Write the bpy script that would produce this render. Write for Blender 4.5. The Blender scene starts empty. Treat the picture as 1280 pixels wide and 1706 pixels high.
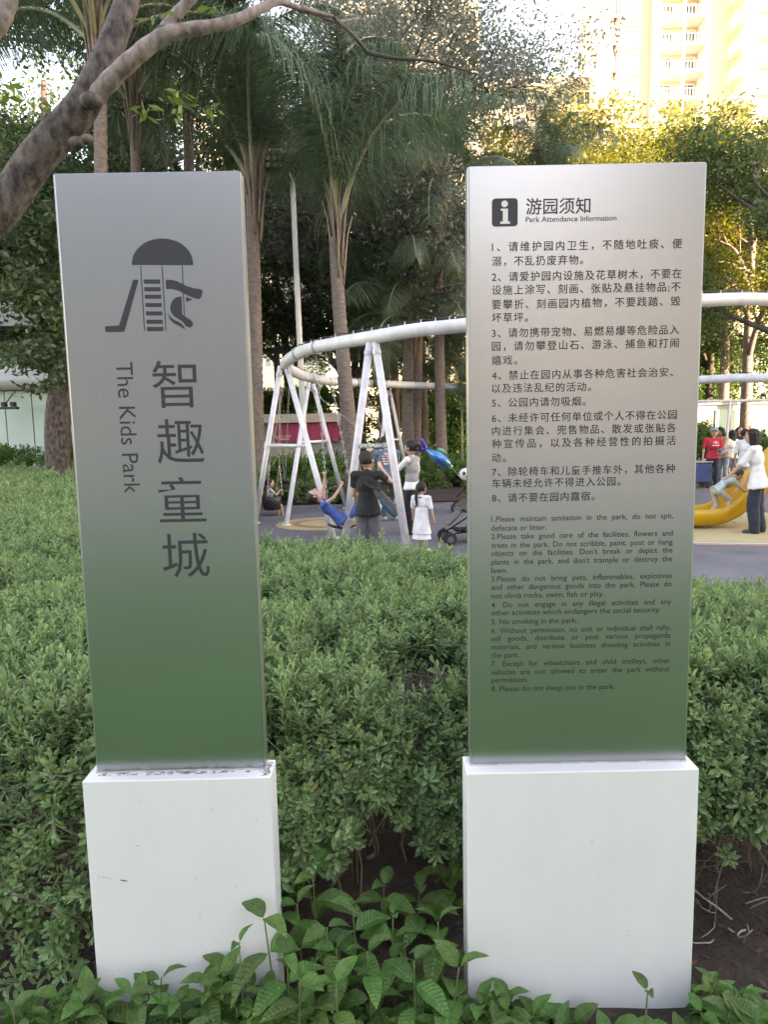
import bpy, math, random
import numpy as np
from mathutils import Vector, Matrix, Euler

scene = bpy.context.scene
C = scene.collection
R = math.radians
rnd = random.Random(7)

# ------------------------------------------------------------------ camera
CAM_H, FPX, PITCH, ROLL = 1.70, 1157.0, R(7.0), -0.0196
cp, sp, cr, sr = math.cos(PITCH), math.sin(PITCH), math.cos(ROLL), math.sin(ROLL)
FWD = Vector((0, cp, -sp)); R0 = Vector((1, 0, 0)); U0 = Vector((0, sp, cp))
RIGHT = R0 * cr + U0 * sr
UP = -R0 * sr + U0 * cr
cam_d = bpy.data.cameras.new("camera")
cam = bpy.data.objects.new("camera", cam_d); C.objects.link(cam)
m = Matrix((RIGHT, UP, -FWD)).transposed().to_4x4(); m.translation = (0, 0, CAM_H)
cam.matrix_world = m
cam_d.sensor_fit = 'VERTICAL'; cam_d.sensor_height = 24.0; cam_d.sensor_width = 18.0
cam_d.lens = 24.0 * FPX / 1706.0
cam_d.clip_start = 0.05; cam_d.clip_end = 2500
scene.camera = cam

def at(px, py, Y):
    """world point at depth Y (world y) seen in direction of the measured photo position"""
    u, v = px - 640, py - 853
    a = u * cr + v * sr; b = -u * sr + v * cr
    d = FWD * FPX + R0 * a - U0 * b
    return Vector((0, 0, CAM_H)) + d * (Y / d.y)

def on_ground(px, py, z=0.0):
    p = at(px, py, 1.0); k = (z - CAM_H) / (p.z - CAM_H)
    return Vector((p.x * k, k, z))

# ------------------------------------------------------------------ world, sun, exposure
SUN_EL = R(17.0); SUN_DIR = Vector((0.80, -0.60, 0)).normalized()      # horizontal direction TO the sun
w = bpy.data.worlds.new("World"); scene.world = w; w.use_nodes = True
nt = w.node_tree; nt.nodes.clear()
sky = nt.nodes.new('ShaderNodeTexSky'); sky.sky_type = 'NISHITA'; sky.sun_disc = False
sky.sun_elevation = SUN_EL; sky.sun_rotation = math.atan2(SUN_DIR.x, SUN_DIR.y)
sky.altitude = 50; sky.air_density = 1.0; sky.dust_density = .6; sky.ozone_density = 1.0
bg = nt.nodes.new('ShaderNodeBackground'); bg.inputs['Strength'].default_value = 0.15
out = nt.nodes.new('ShaderNodeOutputWorld')
nt.links.new(sky.outputs[0], bg.inputs[0]); nt.links.new(bg.outputs[0], out.inputs[0])
sl = bpy.data.lights.new("sun", 'SUN'); sl.energy = 3.2; sl.angle = R(0.53); sl.color = (1.0, 0.88, 0.74)
so = bpy.data.objects.new("sun", sl); C.objects.link(so)
sd = Vector((SUN_DIR.x * math.cos(SUN_EL), SUN_DIR.y * math.cos(SUN_EL), math.sin(SUN_EL)))
so.rotation_euler = sd.to_track_quat('Z', 'Y').to_euler(); so.location = sd * 60
vs = scene.view_settings
vs.view_transform = 'Standard'; vs.look = 'None'; vs.gamma = 1; vs.use_curve_mapping = False
vs.exposure = 3.15
try:
    vs.use_white_balance = True; vs.white_balance_temperature = 10200; vs.white_balance_tint = 24
except Exception:
    pass
scene.render.engine = 'CYCLES'
cy = scene.cycles
cy.max_bounces = 6; cy.diffuse_bounces = 3; cy.glossy_bounces = 3; cy.transmission_bounces = 4; cy.transparent_max_bounces = 6
cy.use_denoising = True
try: cy.denoiser = 'OPENIMAGEDENOISE'
except Exception: pass
cy.sample_clamp_indirect = 6.0; cy.caustics_reflective = False; cy.caustics_refractive = False

# ------------------------------------------------------------------ materials
MATS = {}
def mat(name, col, rough=0.6, metal=0.0, var=0.0, vscale=6.0, col2=None, bump=0.0, bscale=40.0, spec=0.5,
        trans=0.0, rand=0.0, coat=0.0, stretch=None, detail=4.0, coords='Object', sheen=0.0, emit=None):
    """procedural principled material: colour varies by noise (var / col2), by object or instance (rand), fine bump"""
    if name in MATS: return MATS[name]
    m = bpy.data.materials.new(name); m.use_nodes = True
    t = m.node_tree; N = t.nodes; L = t.links
    b = N['Principled BSDF']; o = N['Material Output']
    b.inputs['Roughness'].default_value = rough; b.inputs['Metallic'].default_value = metal
    b.inputs['Specular IOR Level'].default_value = spec
    if coat: b.inputs['Coat Weight'].default_value = coat; b.inputs['Coat Roughness'].default_value = .15
    if sheen: b.inputs['Sheen Weight'].default_value = sheen
    tc = N.new('ShaderNodeTexCoord'); vec = tc.outputs[coords]
    if stretch:
        mp = N.new('ShaderNodeMapping'); mp.inputs['Scale'].default_value = stretch
        L.new(vec, mp.inputs[0]); vec = mp.outputs[0]
    c = None
    rgb = N.new('ShaderNodeRGB'); rgb.outputs[0].default_value = (*col, 1); c = rgb.outputs[0]
    if var or col2:
        nz = N.new('ShaderNodeTexNoise'); nz.inputs['Scale'].default_value = vscale; nz.inputs['Detail'].default_value = detail
        nz.inputs['Roughness'].default_value = .6
        L.new(vec, nz.inputs['Vector'])
        if col2 is None:
            col2 = tuple(max(0, x * (1 - var)) for x in col); 
            rgb.outputs[0].default_value = (*[x * (1 + var) for x in col], 1)
        ramp = N.new('ShaderNodeValToRGB'); ramp.color_ramp.elements[0].position = .36; ramp.color_ramp.elements[1].position = .64
        L.new(nz.outputs['Fac'], ramp.inputs[0])
        mx = N.new('ShaderNodeMix'); mx.data_type = 'RGBA'
        L.new(ramp.outputs[0], mx.inputs[0]); L.new(c, mx.inputs[6]); mx.inputs[7].default_value = (*col2, 1); c = mx.outputs[2]
    if rand:
        oi = N.new('ShaderNodeObjectInfo'); mr = N.new('ShaderNodeMapRange')
        mr.inputs[3].default_value = 1 - rand; mr.inputs[4].default_value = 1 + rand
        L.new(oi.outputs['Random'], mr.inputs[0])
        hs = N.new('ShaderNodeHueSaturation'); L.new(mr.outputs[0], hs.inputs['Value']); L.new(c, hs.inputs['Color'])
        mr2 = N.new('ShaderNodeMapRange'); mr2.inputs[3].default_value = .5 - rand * .07; mr2.inputs[4].default_value = .5 + rand * .05
        ml = N.new('ShaderNodeMath'); ml.operation = 'FRACT'; mm = N.new('ShaderNodeMath'); mm.operation = 'MULTIPLY'; mm.inputs[1].default_value = 13.7
        L.new(oi.outputs['Random'], mm.inputs[0]); L.new(mm.outputs[0], ml.inputs[0]); L.new(ml.outputs[0], mr2.inputs[0]); L.new(mr2.outputs[0], hs.inputs['Hue'])
        c = hs.outputs[0]
    L.new(c, b.inputs['Base Color'])
    if bump:
        n2 = N.new('ShaderNodeTexNoise'); n2.inputs['Scale'].default_value = bscale; n2.inputs['Detail'].default_value = 5
        L.new(vec, n2.inputs['Vector'])
        bp = N.new('ShaderNodeBump'); bp.inputs['Strength'].default_value = bump; bp.inputs['Distance'].default_value = .02
        L.new(n2.outputs['Fac'], bp.inputs['Height']); L.new(bp.outputs[0], b.inputs['Normal'])
    if trans:
        tr = N.new('ShaderNodeBsdfTranslucent'); ms = N.new('ShaderNodeMixShader'); ms.inputs[0].default_value = trans
        g = N.new('ShaderNodeHueSaturation'); g.inputs['Hue'].default_value = .485; g.inputs['Value'].default_value = 1.5; g.inputs['Saturation'].default_value = 1.1
        L.new(c, g.inputs['Color']); L.new(g.outputs[0], tr.inputs[0])
        L.new(b.outputs[0], ms.inputs[1]); L.new(tr.outputs[0], ms.inputs[2]); L.new(ms.outputs[0], o.inputs[0])
    if emit:
        b.inputs['Emission Color'].default_value = (*emit, 1); b.inputs['Emission Strength'].default_value = 1
    MATS[name] = m
    return m

M_soil = mat('soil', (.028, .019, .015), .95, col2=(.055, .036, .027), vscale=14, bump=.8, bscale=60, coords='Generated' if False else 'Object')
M_grass = mat('lawn', (.06, .19, .045), .9, var=.4, vscale=1.3, bump=.6, bscale=30)
M_asph = mat('rubber paving', (.135, .13, .145), .85, var=.18, vscale=1.1, bump=.35, bscale=160, detail=8)
M_white = mat('white sign enamel', (.80, .79, .785), .40, col2=(.74, .735, .73), vscale=2.2, stretch=(1.5, 1, .6), detail=8, coat=.15, bump=.02, bscale=8)
M_pole = mat('fresh white pole paint', (.78, .78, .78), .4)
M_white_dirty = mat('dusty white enamel', (.82, .82, .82), .5, col2=(.66, .65, .63), vscale=26)
M_steel = mat('satin stainless steel', (.37, .37, .38), .29, 1.0, bump=.02, bscale=260)
M_steel_edge = mat('steel edge', (.50, .51, .52), .35, 1.0)
def steel_smears(m):
    t = m.node_tree; N = t.nodes; tc = N.new('ShaderNodeTexCoord'); mp = N.new('ShaderNodeMapping'); mp.inputs['Scale'].default_value = (1.2, 1, .8)
    nz = N.new('ShaderNodeTexNoise'); nz.inputs['Scale'].default_value = 2.6; nz.inputs['Detail'].default_value = 3; nz.inputs['Distortion'].default_value = .8
    mr = N.new('ShaderNodeMapRange'); mr.inputs[1].default_value = .3; mr.inputs[2].default_value = .7; mr.inputs[3].default_value = .265; mr.inputs[4].default_value = .305
    t.links.new(tc.outputs['Object'], mp.inputs[0]); t.links.new(mp.outputs[0], nz.inputs['Vector']); t.links.new(nz.outputs['Fac'], mr.inputs[0]); t.links.new(mr.outputs[0], N['Principled BSDF'].inputs['Roughness'])
M_print = mat('dark grey print', (.030, .027, .036), .55, var=.08, vscale=30)
M_print_pale = mat('pale print', (.72, .68, .64), .5)
M_frame = mat('white swing paint', (.60, .60, .63), .45, var=.09, vscale=5, bump=.08, bscale=20)
M_dirt_paint = mat('scuffed paint', (.62, .62, .62), .6, col2=(.05, .05, .05), vscale=34)
M_chain = mat('chain metal', (.30, .30, .31), .4, .8)
M_bark_dark = mat('flaky dark bark', (.15, .115, .10), .9, col2=(.025, .02, .02), vscale=16, stretch=(1, 1, .55), bump=1.0, bscale=22, detail=8)
M_bark_pink = mat('smooth pinkish bark', (.34, .265, .245), .8, col2=(.13, .095, .085), vscale=17, stretch=(1, 1, .5), bump=.5, bscale=30, detail=7)
M_bark_grey = mat('grey brown bark', (.11, .09, .075), .9, col2=(.05, .042, .036), vscale=7, stretch=(1, 1, .3), bump=.9, bscale=18)
M_palmtrunk = mat('ringed palm bark', (.20, .155, .13), .85, col2=(.12, .092, .08), vscale=8, stretch=(1, 1, 3), bump=.8, bscale=24)
M_boot = mat('dry palm sheath', (.31, .235, .185), .8, col2=(.14, .10, .08), vscale=14, stretch=(3, 3, .4), bump=.6, bscale=30)
M_hedge = mat('hedge leaf', (.135, .24, .098), .6, trans=.2, rand=.24, var=.12, vscale=30)
M_hedge_young = mat('young hedge leaf', (.215, .34, .15), .6, trans=.2, rand=.2, var=.1, vscale=30)
M_hedge_stem = mat('hedge stem', (.17, .22, .12), .7)
M_shrub = mat('shrub leaf', (.085, .19, .05), .5, trans=.25, rand=.25)
M_varieg = mat('variegated leaf', (.13, .20, .075), .55, trans=.2, rand=.3)
M_strap = mat('strap leaf', (.10, .19, .06), .5, trans=.3, rand=.3, var=.2, vscale=4)
M_leaf_dark = mat('dark tree leaf', (.06, .10, .045), .5, trans=.35, rand=.15, var=.35, vscale=2.2)
M_leaf_mid = mat('mid tree leaf', (.07, .12, .045), .5, trans=.35, rand=.1, var=.35, vscale=2)
M_leaf_yel = mat('yellow green tree leaf', (.17, .19, .04), .5, trans=.45, var=.3, vscale=1.4)
M_leaf_grey = mat('grey green tree leaf', (.13, .15, .125), .5, trans=.3, var=.25, vscale=2)
M_frond = mat('palm leaflet', (.075, .125, .07), .42, trans=.25, rand=.2, var=.25, vscale=1.4)
M_frond_rib = mat('palm rib', (.30, .29, .18), .6)
M_twig = mat('dry twig', (.20, .155, .125), .9, rand=.2, var=.2, vscale=20)
M_litter = mat('dead leaf', (.10, .058, .040), .9, col2=(.045, .03, .024), vscale=12)
M_gplant = mat('glossy broad leaf', (.065, .18, .035), .46, trans=.22, rand=.34, var=.22, vscale=2.5, bump=.3, bscale=30)
def leaf_veins(m):
    t = m.node_tree; N = t.nodes; L = t.links; b = N['Principled BSDF']; tc = N.new('ShaderNodeTexCoord'); s = N.new('ShaderNodeSeparateXYZ'); L.new(tc.outputs['Object'], s.inputs[0])
    def M(op, a, c=None, d=None):
        n = N.new('ShaderNodeMath'); n.operation = op
        for i, v in enumerate((a, c, d)):
            if v is None: continue
            if isinstance(v, (int, float)): n.inputs[i].default_value = v
            else: L.new(v, n.inputs[i])
        return n.outputs[0]
    ay = M('ABSOLUTE', s.outputs['Y']); ph = M('MULTIPLY', M('SUBTRACT', s.outputs['X'], M('MULTIPLY', ay, .75)), 62.8)
    v = M('POWER', M('MULTIPLY_ADD', M('SINE', ph), .5, .5), 10.0); rib = M('LESS_THAN', ay, .012); f = M('MAXIMUM', M('MULTIPLY', v, .45), M('MULTIPLY', rib, .7))
    src = b.inputs['Base Color'].links[0].from_socket; mx = N.new('ShaderNodeMix'); mx.data_type = 'RGBA'; L.new(f, mx.inputs[0]); L.new(src, mx.inputs[6]); mx.inputs[7].default_value = (.17, .30, .10, 1)
    L.new(mx.outputs[2], b.inputs['Base Color']); bp = [n for n in N if n.type == 'BUMP'][0]
    b2 = N.new('ShaderNodeBump'); b2.inputs['Strength'].default_value = .9; b2.inputs['Distance'].default_value = .003; b2.invert = True; L.new(v, b2.inputs['Height']); L.new(bp.outputs[0], b2.inputs['Normal']); L.new(b2.outputs[0], b.inputs['Normal'])
leaf_veins(M_gplant)
M_gstem = mat('green stem', (.10, .16, .06), .6)

# ------------------------------------------------------------------ geometry helpers
class MB:
    def __init__(self): self.v = []; self.f = []; self.mi = []; self.cur = 0
    def add(self, vs, fs):
        n = len(self.v); self.v.extend([tuple(p) for p in vs])
        for f in fs: self.f.append(tuple(i + n for i in f)); self.mi.append(self.cur)
        return self
    def box(self, x0, x1, y0, y1, z0, z1, M=None):
        vs = [Vector((x, y, z)) for z in (z0, z1) for y in (y0, y1) for x in (x0, x1)]
        if M is not None: vs = [M @ v for v in vs]
        return self.add(vs, [(0, 2, 3, 1), (4, 5, 7, 6), (0, 1, 5, 4), (2, 6, 7, 3), (0, 4, 6, 2), (1, 3, 7, 5)])
    def tube(self, pts, rad, n=8, cap=True, flat=1.0, closed=False):
        pts = [Vector(p) for p in pts]
        if not hasattr(rad, '__len__'): rad = [rad] * len(pts)
        k = len(pts); rings = []
        t0 = (pts[1] - pts[0]).normalized()
        ref = Vector((0, 0, 1)) if abs(t0.z) < .9 else Vector((1, 0, 0))
        u = t0.cross(ref).normalized(); vs = []
        for i in range(k):
            if closed: t = (pts[(i + 1) % k] - pts[i - 1]).normalized()
            else: t = (pts[min(i + 1, k - 1)] - pts[max(i - 1, 0)]).normalized()
            u = (u - t * u.dot(t)).normalized(); v = t.cross(u)
            for j in range(n):
                a = 2 * math.pi * j / n
                vs.append(pts[i] + (u * math.cos(a) + v * (math.sin(a) * flat)) * rad[i])
        fs = []
        for i in range(k if closed else k - 1):
            i2 = (i + 1) % k
            for j in range(n):
                fs.append((i * n + j, i * n + (j + 1) % n, i2 * n + (j + 1) % n, i2 * n + j))
        if cap and not closed:
            fs.append(tuple(range(n))[::-1]); fs.append(tuple((k - 1) * n + j for j in range(n)))
        return self.add(vs, fs)
    def capsule(self, a, b, ra, rb=None, n=10):
        a = Vector(a); b = Vector(b); rb = ra if rb is None else rb
        d = b - a; L = d.length; t = d.normalized() if L > 1e-6 else Vector((0, 0, 1))
        pts, rad = [], []
        for s in (-.96, -.7, -.35): pts.append(a + t * (ra * s)); rad.append(ra * math.sqrt(1 - s * s))
        pts.append(a); rad.append(ra); pts.append(b); rad.append(rb)
        if L <= 1e-6: pts.pop(); rad.pop()
        for s in (.35, .7, .96): pts.append(b + t * (rb * s)); rad.append(rb * math.sqrt(1 - s * s))
        return self.tube(pts, rad, n)
    def ellipsoid(self, c, r, Mr=None, n=12, k=8):
        c = Vector(c); vs = []; fs = []
        for i in range(k + 1):
            th = math.pi * (i / k) if 0 < i < k else (.02 if i == 0 else math.pi - .02)
            for j in range(n):
                a = 2 * math.pi * j / n
                p = Vector((r[0] * math.sin(th) * math.cos(a), r[1] * math.sin(th) * math.sin(a), r[2] * math.cos(th)))
                if Mr is not None: p = Mr @ p
                vs.append(c + p)
        for i in range(k):
            for j in range(n):
                fs.append((i * n + j, (i + 1) * n + j, (i + 1) * n + (j + 1) % n, i * n + (j + 1) % n))
        fs.append(tuple(range(n))); fs.append(tuple(k * n + j for j in range(n))[::-1])
        return self.add(vs, fs)
    def lathe(self, prof, c=(0, 0, 0), n=16):
        c = Vector(c); vs = []; fs = []
        for r, z in prof:
            for j in range(n):
                a = 2 * math.pi * j / n; vs.append(c + Vector((r * math.cos(a), r * math.sin(a), z)))
        for i in range(len(prof) - 1):
            for j in range(n): fs.append((i * n + j, i * n + (j + 1) % n, (i + 1) * n + (j + 1) % n, (i + 1) * n + j))
        return self.add(vs, fs)
    def poly_prism(self, pts2, y0, y1, fn=lambda x, y, z: (x, y, z)):
        """polygon in x,z extruded from y0 to y1"""
        n = len(pts2)
        vs = [fn(x, y0, z) for x, z in pts2] + [fn(x, y1, z) for x, z in pts2]
        fs = [tuple(range(n)), tuple(range(2 * n - 1, n - 1, -1))] + [(i, i + n, (i + 1) % n + n, (i + 1) % n) for i in range(n)]
        return self.add(vs, fs)
    def mesh(self, name, mats, smooth=False):
        me = bpy.data.meshes.new(name); me.from_pydata(self.v, [], self.f)
        if not isinstance(mats, (list, tuple)): mats = [mats]
        for x in mats: me.materials.append(x)
        if len(mats) > 1: me.polygons.foreach_set('material_index', self.mi)
        if smooth: me.polygons.foreach_set('use_smooth', [True] * len(me.polygons))
        me.update(); return me

def quads_mesh(name, V, mats, smooth=False, mi=None):
    """V: (n,4,3) array of separate quads"""
    n = V.shape[0]; me = bpy.data.meshes.new(name)
    me.vertices.add(4 * n); me.vertices.foreach_set('co', V.astype(np.float32).ravel())
    me.loops.add(4 * n); me.loops.foreach_set('vertex_index', np.arange(4 * n, dtype=np.int32))
    me.polygons.add(n); me.polygons.foreach_set('loop_start', np.arange(0, 4 * n, 4, dtype=np.int32))
    for x in (mats if isinstance(mats, (list, tuple)) else [mats]): me.materials.append(x)
    if mi is not None: me.polygons.foreach_set('material_index', mi.astype(np.int32))
    me.update(calc_edges=True); me.validate(); return me

def link(name, me, parent=None, loc=None, rot=None, scale=None):
    o = bpy.data.objects.new(name, me); C.objects.link(o)
    if parent is not None: o.parent = parent
    if loc is not None: o.location = loc
    if rot is not None: o.rotation_euler = rot
    if scale is not None: o.scale = scale if hasattr(scale, '__len__') else (scale,) * 3
    return o
def part(name, mb, m, parent, smooth=False, **k):
    return link(name, mb.mesh(name, m, smooth), parent, **k)
def tag(o, label, cat, group=None, kind=None):
    o['label'] = label; o['category'] = cat
    if group: o['group'] = group
    if kind: o['kind'] = kind
    return o
def thing(name, label, cat, loc=(0, 0, 0), rot=(0, 0, 0), group=None, kind=None):
    o = bpy.data.objects.new(name, None); C.objects.link(o); o.empty_display_size = .2
    o.location = loc; o.rotation_euler = rot
    return tag(o, label, cat, group, kind)
def struct(name, me, **k):
    o = link(name, me, **k); o['kind'] = 'structure'; return o
def copy_tree(o, parent=None, kids={}):
    c = o.copy(); C.objects.link(c)
    if parent is not None: c.parent = parent
    for ch in KIDS.get(o.name, [x for x in o.children]): copy_tree(ch, c)
    return c
KIDS = {}
def bevel(o, wdt=.003, seg=2):
    b = o.modifiers.new('bevel', 'BEVEL'); b.width = wdt; b.segments = seg; b.limit_method = 'ANGLE'; return o

def fnoise(x, y, s=1.0, seed=0):
    r = np.random.RandomState(seed); t = 0
    for i in range(7):
        a = r.uniform(0, 6.28); k = s * r.uniform(.6, 2.2); ph = r.uniform(0, 6.28)
        t = t + np.sin((x * math.cos(a) + y * math.sin(a)) * k + ph + 1.3 * np.sin((x * math.sin(a) - y * math.cos(a)) * k * .7 + ph * 2))
    return t / 7 * 1.6

def scatter_group(name, coll):
    """geometry nodes: instance the meshes of a collection on every vertex, by the attributes rot, scl and idx"""
    g = bpy.data.node_groups.new(name, 'GeometryNodeTree')
    g.interface.new_socket('Geometry', in_out='INPUT', socket_type='NodeSocketGeometry')
    g.interface.new_socket('Geometry', in_out='OUTPUT', socket_type='NodeSocketGeometry')
    N = g.nodes; gi = N.new('NodeGroupInput'); go = N.new('NodeGroupOutput')
    ip = N.new('GeometryNodeInstanceOnPoints'); ci = N.new('GeometryNodeCollectionInfo')
    ci.inputs['Collection'].default_value = coll; ci.inputs['Separate Children'].default_value = True; ci.inputs['Reset Children'].default_value = True
    def attr(nm, ty):
        a = N.new('GeometryNodeInputNamedAttribute'); a.data_type = ty; a.inputs['Name'].default_value = nm
        return [s for s in a.outputs if s.enabled][0]
    e = N.new('FunctionNodeEulerToRotation')
    g.links.new(attr('rot', 'FLOAT_VECTOR'), e.inputs[0])
    g.links.new(gi.outputs[0], ip.inputs['Points']); g.links.new(ci.outputs[0], ip.inputs['Instance'])
    ip.inputs['Pick Instance'].default_value = True
    g.links.new(attr('idx', 'INT'), ip.inputs['Instance Index']); g.links.new(e.outputs[0], ip.inputs['Rotation'])
    g.links.new(attr('scl', 'FLOAT'), ip.inputs['Scale']); g.links.new(ip.outputs[0], go.inputs[0])
    return g
def scatter(name, P, rot, scl, idx, group, parent=None):
    me = bpy.data.meshes.new(name); me.vertices.add(len(P)); me.vertices.foreach_set('co', np.asarray(P, np.float32).ravel())
    me.attributes.new('rot', 'FLOAT_VECTOR', 'POINT').data.foreach_set('vector', np.asarray(rot, np.float32).ravel())
    me.attributes.new('scl', 'FLOAT', 'POINT').data.foreach_set('value', np.asarray(scl, np.float32))
    me.attributes.new('idx', 'INT', 'POINT').data.foreach_set('value', np.asarray(idx, np.int32))
    o = link(name, me, parent); md = o.modifiers.new('scatter', 'NODES'); md.node_group = group
    return o
def lean(D):
    """euler angles that turn +Z to the directions D (n,3)"""
    D = D / np.linalg.norm(D, axis=1, keepdims=True)
    th = np.arccos(np.clip(D[:, 2], -1, 1)); ph = np.arctan2(D[:, 0], -D[:, 1])
    return np.stack([th, 0 * th, ph], 1)
# ================================================================== GROUND
def bumpy(x0, x1, y0, y1, nx, ny, amp, s, z=0, seed=1):
    xs = np.linspace(x0, x1, nx); ys = np.linspace(y0, y1, ny); X, Y = np.meshgrid(xs, ys)
    Z = z + amp * fnoise(X, Y, s, seed)
    b = MB(); b.v = list(map(tuple, np.stack([X, Y, Z], -1).reshape(-1, 3)))
    b.f = [(j * nx + i, j * nx + i + 1, (j + 1) * nx + i + 1, (j + 1) * nx + i) for j in range(ny - 1) for i in range(nx - 1)]
    b.mi = [0] * len(b.f); return b
b = MB(); b.add([(-900, -900, -.05), (900, -900, -.05), (900, 900, -.05), (-900, 900, -.05)], [(0, 1, 2, 3)])
struct('ground', b.mesh('ground', M_grass))
# paved play area
b = MB(); b.add([(-16, 2.9, 0), (30, 2.9, 0), (30, 60, 0), (-16, 60, 0)], [(0, 1, 2, 3)])
struct('pavement', b.mesh('pavement', M_asph))
# planting soil round the signs (front bed); its far edge is the edge of the hedge
def y_far(x): return float(np.interp(x, [-14, -2.75, -2.5, -1.5, -.9, 0.2, .75, 1.4, 2.0, 3.0, 6.0], [17.0, 17.0, 6.6, 6.2, 5.9, 5.4, 4.7, 4.25, 3.95, 3.5, 3.0]))
xs = np.concatenate([np.linspace(-14, -3, 12), np.linspace(-2.75, 6, 60)])
vs = []; fs = []
for i, x in enumerate(xs): vs += [(x, -.4, .004), (x, y_far(x) - .05, .004)]
for i in range(len(xs) - 1): fs.append((2 * i, 2 * i + 2, 2 * i + 3, 2 * i + 1))
b = MB(); b.add(vs, fs); struct('bed_soil', b.mesh('bed_soil', M_soil))
b = bumpy(-1.6, 1.9, 1.1, 3.4, 90, 60, .014, 9, .028); struct('mulch', b.mesh('mulch', M_soil, True))
# kerb of the bed towards the pavement
b = MB(); pts = [(x, y_far(x) + .05, .05) for x in np.linspace(-2.6, 6, 60)]
b.tube(pts, .06, 6); struct('kerb', b.mesh('kerb', mat('concrete kerb', (.33, .32, .31), .9, var=.15, vscale=8, bump=.3)))
# lawn on which the photographer stands
b = bumpy(-7, 7, -6.2, .9, 60, 40, .02, 5, .03, 3); struct('lawn', b.mesh('lawn', M_grass, True))
b = bumpy(-9, -.1, -9.6, -6.2, 50, 20, .02, 5, .034, 3); struct('lawn', b.mesh('lawn', M_grass, True))
b = MB(); b.add([(-60, -60, -.02), (60, -60, -.02), (60, -5.5, -.02), (-60, -5.5, -.02)], [(0, 1, 2, 3)])
struct('forecourt', b.mesh('forecourt', mat('pale paving', (.55, .53, .52), .8, var=.1, vscale=.8)))

def disc(name, c, rx, ry, z, m, seg=64):
    b = MB(); vs = [(c[0] + rx * math.cos(2 * math.pi * i / seg), c[1] + ry * math.sin(2 * math.pi * i / seg), z) for i in range(seg)]
    b.add(vs, [tuple(range(seg))]); return struct(name, b.mesh(name, m))
M_beige = mat('beige rubber', (.42, .32, .17), .85, var=.08, vscale=3, bump=.3, bscale=160)
M_brownring = mat('brown rubber', (.30, .19, .09), .85, bump=.3, bscale=160)
M_ochre = mat('ochre rubber', (.46, .38, .20), .85, var=.08, vscale=3, bump=.3, bscale=160)
mc = on_ground(540, 872)
disc('play_surface_ring', (mc.x, mc.y), .86, .86, .004, M_beige)
disc('play_surface_ring', (mc.x, mc.y), .56, .56, .008, M_brownring)
disc('play_surface_ring', (mc.x, mc.y), .44, .44, .012, M_beige)
sc_ = (6.0, 10.95)
disc('play_surface', sc_, 3.35, 1.75, .004, mat('pink rubber', (.50, .26, .22), .85, bump=.3, bscale=160))
disc('play_surface', sc_, 3.22, 1.64, .008, mat('pale rubber', (.58, .54, .48), .85, bump=.3, bscale=160))
disc('play_surface', sc_, 3.10, 1.54, .012, M_ochre)
# far planting beds behind the play area
b = bumpy(-15, 3.2, 15.4, 30, 60, 40, .05, 2, .04, 5); struct('far_bed', b.mesh('far_bed', M_soil, True))
b = bumpy(2.2, 9.5, 19.5, 32, 30, 30, .05, 2, .04, 6); struct('far_bed', b.mesh('far_bed', M_soil, True))
b = bumpy(9.3, 30, 20.5, 36, 40, 30, .04, 2, .06, 8); struct('far_lawn', b.mesh('far_lawn', mat('bright lawn', (.10, .21, .04), .9, var=.3, vscale=4), True))

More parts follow.
